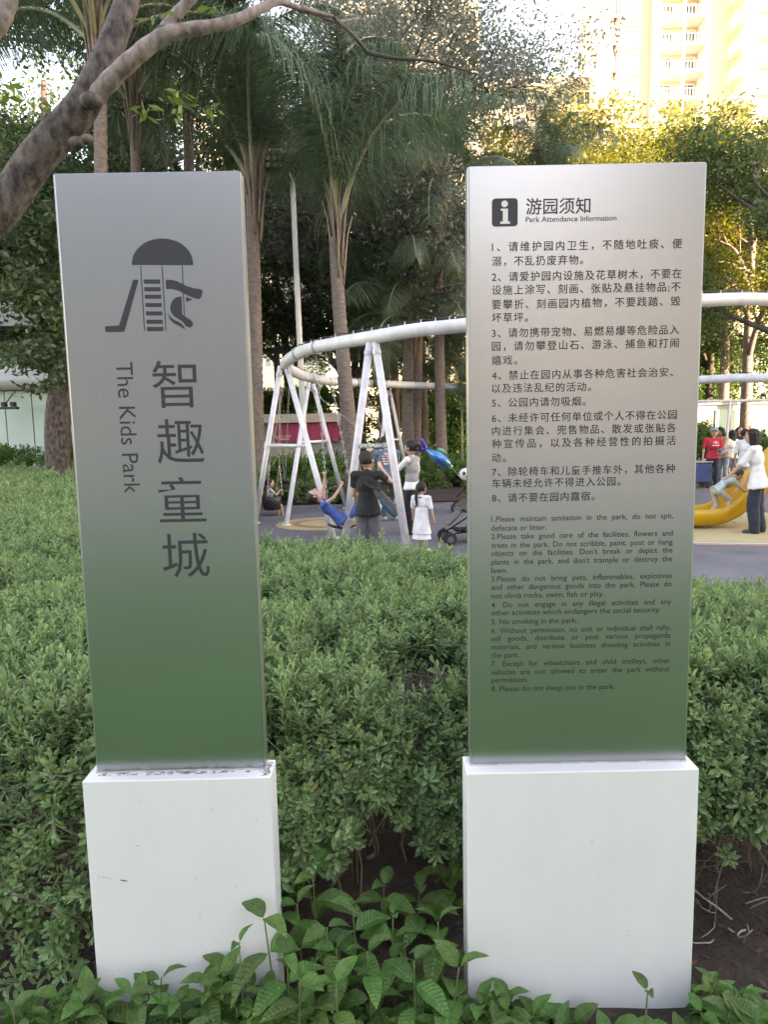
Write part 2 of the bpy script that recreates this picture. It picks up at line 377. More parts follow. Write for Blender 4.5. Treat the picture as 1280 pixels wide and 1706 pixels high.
# ================================================================== SIGNS
def text_mesh(s, size=1.0, cs=1.0, ws=1.0):
    cu = bpy.data.curves.new('lettering', 'FONT'); cu.body = s; cu.size = size; cu.space_character = cs; cu.space_word = ws
    cu.resolution_u = 3; cu.offset = .007 * size if (size < .5 and s.isascii()) else 0
    o = bpy.data.objects.new('tmp', cu); me = o.to_mesh()
    V = np.array([v.co[:2] for v in me.vertices]).reshape(-1, 2); F = [tuple(p.vertices) for p in me.polygons]
    o.to_mesh_clear(); bpy.data.objects.remove(o); bpy.data.curves.remove(cu)
    return V, F
def sign_frame(name, label, cx, cy, yaw, w, pw, h, top, dirty):
    t = thing(name, label, 'sign', (cx, cy, 0), (0, 0, yaw))
    D, SB, TH = .103, .0485, .046
    b = MB(); b.box(-w / 2, w / 2, 0, D, -.02, h)
    pl = bevel(part('plinth', b, M_white, t), .0025)
    # worn sealant ledge on the plinth
    b = MB(); b.box(-pw / 2 - .004, pw / 2 + .004, SB - .004, SB + TH + .004, h + .0005, h + .004)
    part('seal_strip', b, mat('grey sealant', (.45, .45, .45), .7, var=.2, vscale=30), pl)
    b = MB(); b.box(-pw / 2, pw / 2, SB, SB + TH, h, top)
    pn = part('panel', b, M_steel, t); bevel(pn, .0018, 2)
    # folded edge returns either side
    for sx in (-1, 1):
        b = MB(); b.box(*sorted((sx * pw / 2 + sx * .0005, sx * (pw / 2 + .0035))), SB + .003, SB + TH - .002, h + .002, top - .002)
        part('edge_strip', b, M_steel_edge, pn)
    r = random.Random(len(label))
    if dirty:
        b = MB()
        for i in range(110):
            x = r.uniform(-w / 2 + .02, w / 2 - .01) if r.random() < .5 else r.gauss(-.02, .07); y = r.uniform(SB - .02, SB - .006)
            s = r.uniform(.0006, .0035); a = r.uniform(0, 3)
            if abs(x) > w / 2 - .01: continue
            b.ellipsoid((x, y, h + .0012), (s * r.uniform(1, 3), s, .0009), n=6, k=3)
        for i in range(60):
            x = r.uniform(w / 2 - .025, w / 2 - .006); y = r.uniform(.01, D - .02); s = r.uniform(.0008, .003)
            b.ellipsoid((x, y, h + .0012), (s * 1.6, s, .0009), n=6, k=3)
        part('dirt_speck', b, mat('grey brown grit', (.20, .16, .14), .9, col2=(.45, .42, .40), vscale=60), pl)['kind'] = 'stuff'
    # small scratches and specks on the enamel
    b = MB()
    for i in range(9 if dirty else 6):
        x = r.uniform(-w * .42, w * .42); z = r.uniform(.1, h - .05); s = r.uniform(.0012, .0035); a = r.uniform(-.4, .4)
        b.add([(x - s * 2, -.0006, z), (x, -.0006, z - s * .4), (x + s * 2, -.0006, z + s * a), (x, -.0006, z + s * .5)], [(0, 1, 2, 3)])
    part('scratch', b, mat('scratch grey', (.30, .30, .31), .8), pl)['kind'] = 'stuff'
    return t, pn, SB
YA = 1.7866; YB = 1.8028
SA, PA, SB_ = sign_frame('sign_pillar', 'brushed steel name sign with a round-roofed slide emblem on a white plinth', -.5797, YA, .0094, .5117, .4637, .7589, 2.3458, True)
SBn, PB, _ = sign_frame('sign_pillar', 'brushed steel notice with an i symbol and many lines of park rules on a white plinth', .5329, YB, .0021, .6396, .6018, .7508, 2.3501, False)
EPS = .0007
# worn scrape on the left plinth
def loc(which, px, py, plane='panel'):
    cx, cy = (-.5797, YA) if which == 'A' else (.5329, YB)
    p = at(px, py, cy + (SB_ if plane == 'panel' else 0)); return p.x - cx, p.z
b = MB(); x, z = loc('A', 206, 1466, 'p')
b.add([(x - .012, -.0008, z + .003), (x - .006, -.0008, z - .001), (x + .004, -.0008, z - .003), (x + .013, -.0008, z - .003), (x + .006, -.0008, z + .001), (x - .002, -.0008, z + .002)], [(0, 1, 2, 3, 4, 5)])
x2, z2 = loc('A', 165, 1459, 'p')
for k in range(14):
    f = k / 13; xx = x2 + .035 * f + rnd.uniform(-.003, .003); zz = z2 - .009 * f + rnd.uniform(-.002, .002); s = rnd.uniform(.0006, .0018)
    b.add([(xx - s * 2, -.0008, zz), (xx, -.0008, zz - s * .4), (xx + s * 2, -.0008, zz), (xx, -.0008, zz + s * .5)], [(0, 1, 2, 3)])
part('scrape_mark', b, mat('bare metal scrape', (.16, .16, .17), .7), SA)
b = MB(); x, z = loc('A', 334, 1524, 'p'); ang = np.linspace(0, 5.2, 12)
b.tube([(x + .0035 * math.cos(a), -.0006, z + .005 * math.sin(a)) for a in ang], .0004, 4)
part('scribble_mark', b, mat('pencil grey', (.4, .4, .4), .8), SA)

def flat(name, V, F, m, parent, mirror=False):
    me = bpy.data.meshes.new(name); me.from_pydata([(x, SB_ - EPS, z) for x, z in V], [], F); me.materials.append(m); me.update()
    return link(name, me, parent)
# --- emblem of sign A (coordinates read on the panel, mapped to panel metres)
def za(X, Y): return loc('A', 80 + X / 2.370, 280 + Y / 2.370)
lg = thing('emblem', 'x', 'x'); 
for k in ('label', 'category'): del lg[k]
lg.parent = SA
def lp(name, pts, m=M_print):
    P = [za(*p) for p in pts]; return flat(name, P, [tuple(range(len(P)))], m, lg)
dome = [(331 + 121 - 121 * math.cos(math.pi * i / 28), 383 - 105 * math.sin(math.pi * i / 28) ** .92) for i in range(29)]
lp('dome_roof', dome)
for (x0, y0, x1, y1) in ((366, 388, 381, 643), (450, 387, 466, 642), (530, 385, 538, 580)):
    lp('post_line', [(x0 - 1.8, y0), (x0 + 1.8, y0), (x1 + 1.8, y1), (x1 - 1.8, y1)])
for i, (y0, y1) in enumerate([(440, 457), (470, 487), (500, 516), (533, 549), (566, 582), (599, 615), (627, 644)]):
    d = i * 2.1; lp('rung', [(378 + d, y0 + 1), (381 + d, y0), (441 + d, y0), (443 + d, y0 + 2), (443.5 + d, y1 - 2), (441 + d, y1), (381 + d, y1), (378.5 + d, y1 - 2)])
lp('slide_left', [(336, 443), (340, 441), (357, 441), (357, 445), (303, 642), (298, 647), (230, 648), (228, 646), (226, 628), (229, 625), (281, 622)])
lp('slide_right', [(465, 441), (485, 441), (505, 445), (525, 454), (548, 466), (575, 474), (604, 478), (610, 483), (610, 490), (605, 510), (598, 517), (588, 517), (565, 509), (540, 497), (515, 484), (490, 478), (466, 478)])
lp('spiral', [(527, 507), (510, 509), (496, 518), (486, 534), (482, 552), (486, 570), (497, 585), (515, 596), (527, 603), (536, 612), (544, 624), (556, 630), (566, 628), (573, 619), (571, 608), (562, 598), (550, 592), (541, 586), (538, 580), (530, 580)])
lp('swoosh', [(474, 572), (482, 586), (495, 597), (512, 605), (527, 614), (537, 625), (542, 637), (532, 632), (515, 622), (498, 614), (485, 602), (477, 590)])
lp('notch', [(545, 508), (560, 514), (572, 519), (558, 524), (546, 529)])

def place_text(s, which, x0, x1, yc, hpx, parent, m=M_print, justify='w', rotate=False, name='lettering', xh=False, center=None):
    """x0..x1 left and right end and yc mid height of the line as read in the photo; built in panel metres"""
    lx0, zc = loc(which, x0, yc); lx1, _ = loc(which, x1, yc)
    size = hpx
    V, F = text_mesh(s, size)
    w0 = V[:, 0].max() - V[:, 0].min(); tgt = lx1 - lx0
    if justify == 'c':
        V2, _ = text_mesh(s, size, cs=1.1); w1 = V2[:, 0].max() - V2[:, 0].min(); k = 1 + .1 * (tgt - w0) / (w1 - w0); V, F = text_mesh(s, size, cs=k)
    elif justify == 'j':
        V2, _ = text_mesh(s, size, ws=1.5); w1 = V2[:, 0].max() - V2[:, 0].min(); k = 1 + .5 * (tgt - w0) / (w1 - w0); V, F = text_mesh(s, size, ws=k)
    else:
        V = V.copy(); V[:, 0] *= tgt / w0
    V = V.copy(); V[:, 0] += lx0 - V[:, 0].min(); V[:, 1] += zc - (size * .36 if not xh else size * .25)
    o = flat(name, V, F, m, parent)
    if not s.isascii():      # heavier strokes: the same print laid a hair's breadth aside, each pass just above the last
        n = len(V); co = []; fs = []
        for i, (dx, dz) in enumerate(((0, 0), (.016, .0), (.016, .012), (0, .012))):
            co += [(x + dx * size, SB_ - EPS - i * .00008, z + dz * size) for x, z in V]; fs += [tuple(k + n * i for k in f) for f in F]
        me = bpy.data.meshes.new(name); me.from_pydata(co, [], fs); me.materials.append(m); me.update(); o.data = me
    return o

# big characters and turned english of sign A
for ch, (px, py, pw_, ph_) in zip('智趣童城', ((291, 640, 74, 79), (300.5, 735, 79, 74), (303.5, 832, 78, 75), (309.5, 925, 78, 74))):
    x0, zc = loc('A', px - pw_ / 2, py); x1, _ = loc('A', px + pw_ / 2, py); _, zt = loc('A', px, py - ph_ / 2); _, zb = loc('A', px, py + ph_ / 2)
    V, F = text_mesh(ch); V = V.copy()
    V[:, 0] = x0 + (V[:, 0] - V[:, 0].min()) / np.ptp(V[:, 0]) * (x1 - x0); V[:, 1] = zb + (V[:, 1] - V[:, 1].min()) / np.ptp(V[:, 1]) * (zt - zb)
    flat('lettering', V, F, M_print, SA)
V, F = text_mesh('The Kids Park'); V = V.copy()
_, zt = loc('A', 207, 603); _, zb = loc('A', 221, 822); xl, _ = loc('A', 194, 610); xr, _ = loc('A', 221, 610)
hs = .70
x = xl + (V[:, 1] - 0) / .686 * (xr - xl); z = zt - (V[:, 0] - V[:, 0].min()) / np.ptp(V[:, 0]) * (zt - zb)
flat('lettering', np.stack([x, z], 1), F, M_print, SA)
# heading of sign B
x0, z1_ = loc('B', 820, 331); x1, z0_ = loc('B', 863, 377)
r_ = .009; pts = []
for cx_, cz_, a0 in ((x1 - r_, z1_ - r_, 0), (x0 + r_, z1_ - r_, 90), (x0 + r_, z0_ + r_, 180), (x1 - r_, z0_ + r_, 270)):
    for k in range(7): a = R(a0 + 15 * k); pts.append((cx_ + r_ * math.cos(a), cz_ + r_ * math.sin(a)))
ic = flat('info_icon', pts, [tuple(range(len(pts)))], M_print, SBn)
ww = x1 - x0; hh = z1_ - z0_
def icp(u, v): return (x0 + u * ww, z0_ + v * hh)
circ = [icp(.49 + .125 * math.cos(2 * math.pi * k / 20), .80 + .12 * math.sin(2 * math.pi * k / 20)) for k in range(20)]
stem_i = [icp(*p) for p in ((.34, .63), (.62, .63), (.62, .17), (.70, .17), (.70, .09), (.32, .09), (.32, .17), (.42, .17), (.42, .56), (.34, .56))]
me = bpy.data.meshes.new('info_letter'); vv = [(x, SB_ - EPS - .0006, z) for x, z in circ + stem_i]
me.from_pydata(vv, [], [tuple(range(20)), tuple(range(20, 30))]); me.materials.append(M_print_pale); link('info_letter', me, ic)
place_text('游园须知', 'B', 877, 984, 345, .0425, SBn, justify='c')
place_text('Park Attendance Information', 'B', 876.5, 1028, 367, .0185, SBn, xh=True)
M_print2 = mat('fine grey print', (.034, .03, .032), .6)
cn = [(412, 1137, '1、请维护园内卫生，不随地吐痰、便'), (436, 972, '溺，不乱扔废弃物。'), (462, 1136, '2、请爱护园内设施及花草树木，不要在'),
      (484, 1134.5, '设施上涂写、刻画、张贴及悬挂物品;不'), (508, 1134, '要攀折、刻画园内植物，不要践踏、毁'), (530, 880, '坏草坪。'),
      (555.5, 1132, '3、请勿携带宠物、易燃易爆等危险品入'), (577.6, 1131.5, '园，请勿攀登山石、游泳、捕鱼和打闹'), (601, 862, '嬉戏。'),
      (626, 1122, '4、禁止在园内从事各种危害社会治安、'), (647.6, 985, '以及违法乱纪的活动。'), (671.5, 976, '5、公园内请勿吸烟。'),
      (697, 1128, '6、未经许可任何单位或个人不得在公园'), (718.7, 1127, '内进行集会、兜售物品、散发或张贴各'), (740, 1126.5, '种宣传品，以及各种经营性的拍摄活'),
      (763, 843, '动。'), (786.6, 1125, '7、除轮椅车和儿童手推车外，其他各种'), (806, 1034, '车辆未经允许不得进入公园。'), (830, 991, '8、请不要在园内露宿。')]
for y, xr, s in cn:
    place_text(s, 'B', 820, xr, y, .0262, SBn, M_print2, 'c')
en = [(866, 0, '1.Please maintain sanitation in the park, do not spit,'), (881, 910.6, 'defecate or litter.'), (895, 0, '2.Please take good care of the facilities, flowers and'),
      (909.6, 0, 'trees in the park. Do not scribble, paint, post or hang'), (923, 0, "objects on the facilities. Don't break or depict the"), (937.5, 0, "plants in the park, and don't trample or destroy the"),
      (951.6, 846, 'lawn.'), (965.7, 0, '3.Please do not bring pets, inflammables, explosives'), (979.5, 0, 'and other dangerous goods into the park. Please do'), (993.6, 1007, 'not climb rocks, swim, fish or play.'),
      (1009, 0, '4. Do not engage in any illegal activities and any'), (1022, 1101.5, 'other activities which endangers the social security.'), (1037, 962, '5. No smoking in the park.'),
      (1052, 0, '6. Without permission, no unit or individual shall rally,'), (1065, 0, 'sell goods, distribute or post various propaganda'), (1079, 0, 'materials, and various business shooting activities in'),
      (1092.6, 866, 'the park.'), (1107, 0, '7. Except for wheelchairs and child trolleys, other'), (1121, 0, 'vehicles are not allowed to enter the park without'), (1134, 880, 'permission.'), (1148.5, 1025, '8. Please do not sleep out in the park.')]
for y, xr, s in en:
    jj = 'j' if xr == 0 else 'w'
    if xr == 0: xr = 1122.5 - (y - 866) * .0235
    place_text(s, 'B', 819, xr, y, .0212, SBn, M_print2, jj, xh=True)
# specks on the steel
for sg, wd in ((SA, .44), (SBn, .58)):
    b = MB(); r = random.Random(3)
    for i in range(12):
        x = r.uniform(-wd / 2, wd / 2); z = r.uniform(.9, 2.3); s = r.uniform(.0007, .0018)
        b.add([(x - s, SB_ - .0012, z), (x, SB_ - .0012, z - s * 1.6), (x + s, SB_ - .0012, z), (x, SB_ - .0012, z + s * 1.2)], [(0, 1, 2, 3)])
    part('dirt_speck', b, mat('pale speck', (.55, .55, .52), .9), sg)['kind'] = 'stuff'

# ================================================================== SWING RING
def spline(P, n=10, closed=False):
    P = [Vector(p) for p in P]; out = []; k = len(P)
    rng = range(k) if closed else range(k - 1)
    for i in rng:
        p0, p1, p2, p3 = (P[(i - 1) % k] if closed or i > 0 else P[0] * 2 - P[1]), P[i], P[(i + 1) % k], (P[(i + 2) % k] if closed or i + 2 < k else P[-1] * 2 - P[-2])
        for j in range(n):
            t = j / n; out.append(.5 * ((2 * p1) + (p2 - p0) * t + (2 * p0 - 5 * p1 + 4 * p2 - p3) * t * t + (3 * p1 - p0 - 3 * p2 + p3) * t ** 3))
    if not closed: out.append(P[-1])
    return out
ring_pts = [at(476, 608, 12.6), at(497, 589, 11.9), at(535, 577, 11.2), at(620, 562, 10.3), at(702, 549, 9.9), at(783, 541, 9.8),
            at(950, 519, 9.9), at(1100, 503, 10.3), at(1170, 500.5, 10.7), at(1280, 499, 11.3), Vector((8.4, 12.2, 3.55)), Vector((10.2, 13.1, 3.3)), Vector((10.6, 14.4, 2.95)), at(1300, 627, 15.3), at(1230, 630, 15.8), at(1170, 633, 16.3), at(960, 645, 18.5), at(783, 645, 19.6), at(690, 642, 19.2), at(600, 638, 17.6), at(540, 634, 15.8), at(500, 624, 13.9)]
rp = spline(ring_pts, 9, True)
SW = thing('swing_structure', 'large white looping steel swing frame on slanted legs behind the hedge', 'swing frame', (0, 0, 0))
b = MB(); b.tube(rp, .097, 16, closed=True); part('ring_beam', b, M_frame, SW, True)
def nearest(px, py, Y):
    p = at(px, py, Y); return min(range(len(rp)), key=lambda i: (rp[i] - p).length)
for (px, py, Y) in ((497, 591, 11.9), (527, 580, 11.3), (560, 636, 16.4), (592, 638, 17.4)):
    i = nearest(px, py, Y); a_, c_ = rp[i - 1], rp[(i + 1) % len(rp)]; d = (c_ - a_).normalized()
    b = MB(); b.tube([rp[i] - d * .02, rp[i] + d * .02], .113, 16); part('joint_collar', b, mat('collar grey', (.4, .4, .41), .4, .5), SW)
for i in range(0, len(rp), 3):
    b = MB(); b.tube([rp[i] + Vector((0, 0, .09)), rp[i] + Vector((0, 0, .14))], .009, 6); part('stud', b, M_frame, SW)
b = MB(); off = [p + Vector((0, 0, .125 + .01 * math.sin(i * 2.1))) for i, p in enumerate(rp)]; b.tube(off, .009, 4, closed=True)
part('cable', b, mat('black cable', (.03, .03, .03), .6), SW)
def aframe(apexl, apexr, fl, fr, cb, rad=.049, dirty=False):
    for ap, ft in ((apexl, fl), (apexr, fr)):
        b = MB(); d = (ft - ap).normalized(); b.tube([ap - d * .02, ft], rad, 12); part('leg', b, M_frame, SW, True)
        b = MB(); b.tube([ap + d * .10, ap + d * .16], rad * 1.18, 12); part('joint_sleeve', b, mat('sleeve grey', (.42, .42, .44), .4, .3), SW)
        b = MB(); b.lathe([(0, .02), (rad * 1.9, .02), (rad * 1.9, 0), (0, 0)], (ft.x, ft.y, 0), 12); part('foot_plate', b, M_frame, SW)
    zc = cb
    def on(ap, ft): t = (zc - ap.z) / (ft.z - ap.z); return ap.lerp(ft, t)
    p, q = on(apexl, fl), on(apexr, fr)
    b = MB(); b.tube([p, q], rad * .62, 10); part('cross_bar', b, M_dirt_paint if dirty else M_frame, SW, True)
A1 = at(467, 612, 12.6); A1r = at(478, 613, 12.5)
aframe(A1, A1r, on_ground(425, 872), on_ground(556, 897), 1.41)
A2 = at(514, 640, 14.3); A2r = at(522, 641, 14.4)
aframe(A2, A2r, on_ground(477, 875), on_ground(577, 847), 1.43, .045)
A3 = at(616, 574, 10.3); A3r = at(626, 574, 10.25)
f3l = on_ground(574, 908); f3r = on_ground(679, 918)
aframe(A3, A3r, f3l, f3r, 1.43, .056, True)
A4 = at(645, 652, 18.9); A4r = at(650, 652, 18.9)
aframe(A4, A4r, on_ground(627, 819), on_ground(683, 812), 1.35, .045)
for (px, Y1, dx) in ((900, 10.0, .8), (1340, 12.2, .9), (1010, 18, .8)):
    i = min(range(len(rp)), key=lambda i: abs(rp[i].x - at(px, 600, Y1).x) + abs(rp[i].y - Y1)); a_ = rp[i] - Vector((0, 0, .08))
    aframe(a_ + Vector((-.04, 0, 0)), a_ + Vector((.04, 0, 0)), Vector((a_.x - dx * .2, a_.y - .9, 0)), Vector((a_.x + dx * .2, a_.y + .9, 0)), 1.42, .055)

def chain(p, q, r=.011, parent=None, sag=0.0, link_len=.075):
    p = Vector(p); q = Vector(q); L = (q - p).length; n = max(4, int(L / link_len)); b = MB(); d = (q - p).normalized()
    u = d.cross(Vector((0, 1, .01))).normalized(); v = d.cross(u)
    for i in range(n):
        t = (i + .5) / n; c = p.lerp(q, t) - Vector((0, 0, sag * 4 * t * (1 - t))); s = u if i % 2 else v
        h = link_len * .56; wd = r * 1.25
        P = [c + d * h, c + d * h * .6 + s * wd, c - d * h * .6 + s * wd, c - d * h, c - d * h * .6 - s * wd, c + d * h * .6 - s * wd]
        b.tube(P, r * .42, 4, closed=True)
    return part('chain', b, M_chain, parent)
M_rub = mat('black rubber', (.022, .022, .024), .5)
def swing(label, tops, seat_c, seat_dir, kind):
    t = thing('swing', label, 'swing', seat_c, group='swings hanging from the white ring')
    inv = -Vector(seat_c); sd = Vector(seat_dir).normalized(); side = sd.cross(Vector((0, 0, 1))).normalized()
    for s, tp in zip((-1, 1), tops):
        e = side * s * (.21 if kind != 'bucket' else .17) + Vector((0, 0, .0 if kind != 'bucket' else .12)); 
        if kind == 'bucket':
            m_ = (tp + inv).lerp(e, .72)
            chain(tp + inv, m_, parent=t)
            for q in (-1, 1): chain(m_, e + sd * q * .14, parent=t)
        else: chain(tp + inv, e, parent=t)
    if kind == 'bucket':
        b = MB(); 
        prof = []
        for zz, rr in ((-.16, .10), (-.15, .16), (0, .19), (.12, .20)):
            prof.append((rr, zz))
        for rr, zz in ((.185, .12), (.17, 0), (.09, -.13)): prof.append((rr, zz))
        b.lathe(prof, n=16); part('bucket_seat', b, M_rub, t, True)
    else:
        b = MB(); k = 9; vs = []
        for i in range(k):
            f = i / (k - 1) * 2 - 1; c = side * (f * .22) + Vector((0, 0, -.06 * (1 - f * f)))
            for dz in (0, -.018):
                for q in (-.075, .075): vs.append(c + sd * q + Vector((0, 0, dz)))
        fs = []
        for i in range(k - 1):
            a = 4 * i; fs += [(a, a + 4, a + 5, a + 1), (a + 2, a + 3, a + 7, a + 6), (a, a + 2, a + 6, a + 4), (a + 1, a + 5, a + 7, a + 3)]
        fs += [(0, 1, 3, 2), (4 * k - 4, 4 * k - 2, 4 * k - 1, 4 * k - 3)]
        b.add(vs, fs); part('belt_seat', b, M_rub, t)
    return t
# ================================================================== LIGHT POLE
p0 = on_ground(511, 823); pt = at(486, 275, p0.y)
LP = thing('light_pole', 'tall white pole with two banks of floodlights behind the palms', 'light pole', p0)
b = MB(); top = Vector(pt) - p0; b.tube([(0, 0, 0), top * .5, top], [.085, .075, .062], 14); part('pole', b, M_pole, LP, True)
b = MB(); b.lathe([(0, .04), (.24, .04), (.24, 0), (0, 0)]); part('base_plate', b, M_frame, LP)
b = MB(); b.box(top.x - .62, top.x + .62, top.y - .04, top.y + .04, top.z - .05, top.z + .03); part('cross_arm', b, M_frame, LP)
M_blk = mat('black housing', (.02, .02, .022), .5); M_lens = mat('lamp lens', (.35, .36, .38), .15)
for sx in (-1, 1):
    b = MB(); cx = top.x + sx * .38; b.box(cx - .23, cx + .23, top.y - .30, top.y - .06, top.z - .18, top.z + .16); h = part('floodlight', b, M_blk, LP)
    for i in range(3):
        for j in range(2):
            b = MB(); c = (cx - .15 + .15 * i, top.y - .305, top.z - .09 + .16 * j)
            b.tube([c, (c[0], c[1] - .02, c[2])], .06, 12); part('lens', b, M_lens, h)

# ================================================================== BUILDINGS
M_beige_wall = mat('beige tower render', (.66, .585, .50), .85, var=.05, vscale=.15, bump=.05)
M_cream_wall = mat('cream tower render', (.72, .66, .57), .85, var=.05, vscale=.15)
M_trim = mat('white trim', (.80, .77, .73), .7)
M_glass = mat('tower glass', (.10, .12, .14), .08, 0, spec=.8)
M_rail = mat('rail white', (.75, .73, .72), .5)
WIN = {}
def window(parent, x, z, w, h, y, depth=.25):
    """window facing -y on wall plane y: frame proud, glass recessed; shares meshes by size"""
    key = (round(w, 2), round(h, 2))
    if key not in WIN:
        f = MB(); t = .12
        for bx in ((-w / 2 - t, w / 2 + t, h / 2, h / 2 + t), (-w / 2 - t, w / 2 + t, -h / 2 - t * 1.6, -h / 2)): f.box(bx[0], bx[1], -.14, .02, bx[2], bx[3])
        for bx in ((-w / 2 - t, -w / 2), (w / 2, w / 2 + t), (-.04, .04)): f.box(bx[0], bx[1], -.10, .02, -h / 2, h / 2)
        g = MB(); g.add([(-w / 2, -.02, -h / 2), (w / 2, -.02, -h / 2), (w / 2, -.02, h / 2), (-w / 2, -.02, h / 2)], [(0, 1, 2, 3)])
        WIN[key] = (f.mesh('window', M_trim), g.mesh('pane', M_glass))
    f, g = WIN[key]
    o = link('window', f, parent, (x, y - .01, z)); link('pane', g, o)
FLR = 3.0
def balcony_stack(t, x0, x1, y, z0, z1, d=1.7, frame=True):
    """a projecting frame of balconies: slabs, side walls, parapet rails"""
    n = int((z1 - z0) / FLR)
    b = MB()
    for sx in (x0, x1): b.box(sx - .22, sx + .22, y - d, y - .003, z0, z1)
    mid = x0 + (x1 - x0) * .52; b.box(mid - .14, mid + .14, y - d + .02, y - d + .3, z0, z1)
    part('balcony_frame', b, M_trim, t)
    for i in range(n + 1):
        z = z0 + i * FLR
        b = MB(); b.box(x0 + .23, x1 - .23, y - d - .1, y - .003, z - .16, z + .16); sl_ = part('balcony', b, M_trim, t)
        if i < n:
            b = MB(); b.box(x0 + .25, x1 - .25, y - d - .04, y - d + .02, z + 1.05, z + 1.15)
            for k in range(14):
                xx = x0 + .4 + (x1 - x0 - .8) * k / 13
                b.box(xx - .03, xx + .03, y - d - .02, y - d + .01, z + .17, z + 1.05)
            part('railing', b, M_rail, sl_)
            window(t, (x0 + mid) / 2, z + 1.5, (mid - x0) * .55, 1.7, y); window(t, (x1 + mid) / 2, z + 1.5, (x1 - mid) * .55, 1.7, y)
# right tower
YT = 88.0
def X(px, py=120, Y=YT): return at(px, py, Y).x
T = thing('residential_tower', 'cream high-rise with stacked white balconies above the yellow-green trees', 'apartment tower', (X(1110), YT, 0))
ox = X(1110)
xL = X(985) - ox; xBay0 = X(1028) - ox; xBay1 = X(1068) - ox; xB0 = X(1092) - ox; xB1 = X(1172) - ox; xR = X(1245) - ox
H = 78
xL = at(1008, 120, YT).x - ox
b = MB(); b.box(xL, xBay0 - .5, 0, 6, 0, H); part('wall', b, M_beige_wall, T)
b = MB(); b.box(xBay0 - .5, xB1 + .6, 1.2, 15, 0, H - 3); part('wall', b, mat('pinkish render', (.66, .54, .46), .85), T)
b = MB(); b.box(xB1 + .6, xR, 4.5, 15, 0, H - 1); part('wall', b, M_cream_wall, T)
b = MB(); b.box(xR, xR + 16, -1.5, 15, 0, H); part('wall', b, M_cream_wall, T)
balcony_stack(T, xB0, xB1, 1.2, 24.4, 66.4, 2.2)
for i in range(17):
    z = 22.9 + i * FLR
    window(T, xL + 1.4, z, .7, 1.7, 0)
    # projecting bay with slabs above and below
    b = MB(); b.box(xBay0, xBay1, -.2, 1.197, z - 1.2, z - .85); b.box(xBay0, xBay1, -.2, 1.197, z + .95, z + 1.25); b.box(xBay0 + .15, xBay1 - .15, .0, 1.197, z - .85, z + .95)
    bay = part('bay_window', b, M_trim, T); 
    f = MB(); f.box(xBay0 + .35, xBay1 - .35, -.06, -.004, z - .7, z + .85); part('pane', f, M_glass, bay)
    window(T, xR + 3.0, z, 1.5, 1.6, -1.5); window(T, xR + 7.5, z, 1.5, 1.6, -1.5)
    b = MB(); b.box(xR + .8, xR + 5.2, -3.0, -1.503, z - 1.6, z - .6); part('balcony', b, M_trim, T)
    b = MB(); b.box(xR - .9, xR - .003, 1.0, 3.0, z - 1.4, z - .1); part('condenser_shelf', b, M_trim, T)
# second tower behind the palms, lit by the sun
YT2 = 84.0
def tower(label, px0, px1, Y, H, z0, cols, ww=1.6, m=M_beige_wall, dep=14, yaw=0, z1=None):
    xa, xb = at(px0, 300, Y).x, at(px1, 300, Y).x; cx = (xa + xb) / 2; w_ = xb - xa
    t = thing('residential_tower', label, 'apartment tower', (cx, Y, 0), (0, 0, yaw))
    b = MB(); b.box(-w_ / 2, w_ / 2, 0, dep, 0, H); part('wall', b, m, t)
    b = MB(); b.box(-w_ / 2 - .3, w_ / 2 + .3, -.3, dep + .3, H, H + 1.1); part('parapet', b, M_trim, t)
    n = int((min(H, z1 or H) - z0) / FLR)
    for i in range(n):
        z = z0 + i * FLR + 1.5
        b = MB(); b.box(-w_ / 2, w_ / 2, -.12, -.003, z - 1.62, z - 1.38); part('band', b, M_trim, t)
        for c in range(cols):
            window(t, -w_ / 2 + w_ * (c + .5) / cols, z, ww, 1.5, 0)
    return t
tower('peach apartment tower glimpsed between palm fronds', 560, 800, YT2, 70, 9, 7)
tower('lower peach apartment block showing under the blue sky gap', 812, 990, 96, 45, 12, 5)
tower('far apartment block glimpsed behind the dark trees', 330, 520, 92, 40, 9, 6)

# modern pavilion at the left with frosted panels
YP = 24.0
def XP(px): return at(px, 680, YP).x
P = thing('glass_pavilion', 'white building with rounded fascia and pale frosted glass panels', 'building', (0, YP, 0))
M_wh = mat('white metal fascia', (.60, .60, .63), .4, var=.04, vscale=.5); M_frost = mat('frosted glass', (.52, .68, .66), .25, spec=.6, var=.05, vscale=.6)
z_a, z_b, z_c = at(60, 740, YP).z, at(60, 650, YP).z, at(60, 597, YP).z
b = MB(); b.box(-22, XP(130), .25, 9, 0, z_c); part('wall', b, mat('pavilion core', (.30, .33, .34), .7), P)
xx = XP(8)
while xx > -22: xx -= .92
while xx < XP(125):
    b = MB(); b.box(xx + .02, xx + .90, .0, .2, .25, z_b - .02); part('glass_panel', b, M_frost, P); xx += .92
# rounded fascia
prof = [(.2, z_b), (-.45, z_b + .03), (-.6, z_b + .25), (-.55, (z_b + z_c) / 2), (-.2, (z_b + z_c) / 2 + .1), (-.32, z_c - .2), (-.1, z_c), (.24, z_c + .02)]
b = MB(); xs_ = np.linspace(-22, XP(130), 9)
vs = [(x_, y_, z_) for x_ in xs_ for y_, z_ in prof]; k = len(prof)
b.add(vs, [(i * k + j, i * k + j + 1, (i + 1) * k + j + 1, (i + 1) * k + j) for i in range(8) for j in range(k - 1)]); part('fascia', b, M_wh, P, True)
b = MB(); z1 = at(20, 520, YP + 2).z; z2 = at(20, 548, YP + 2).z; b.box(-24, XP(70), 1.2, 9, z2, z1 + .35); part('upper_fascia', b, M_wh, P)
b = MB(); b.box(-23, XP(55), 2.2, 9, z_c + .05, z2 - .003); part('recess_wall', b, mat('dark recess', (.04, .045, .055), .3), P)
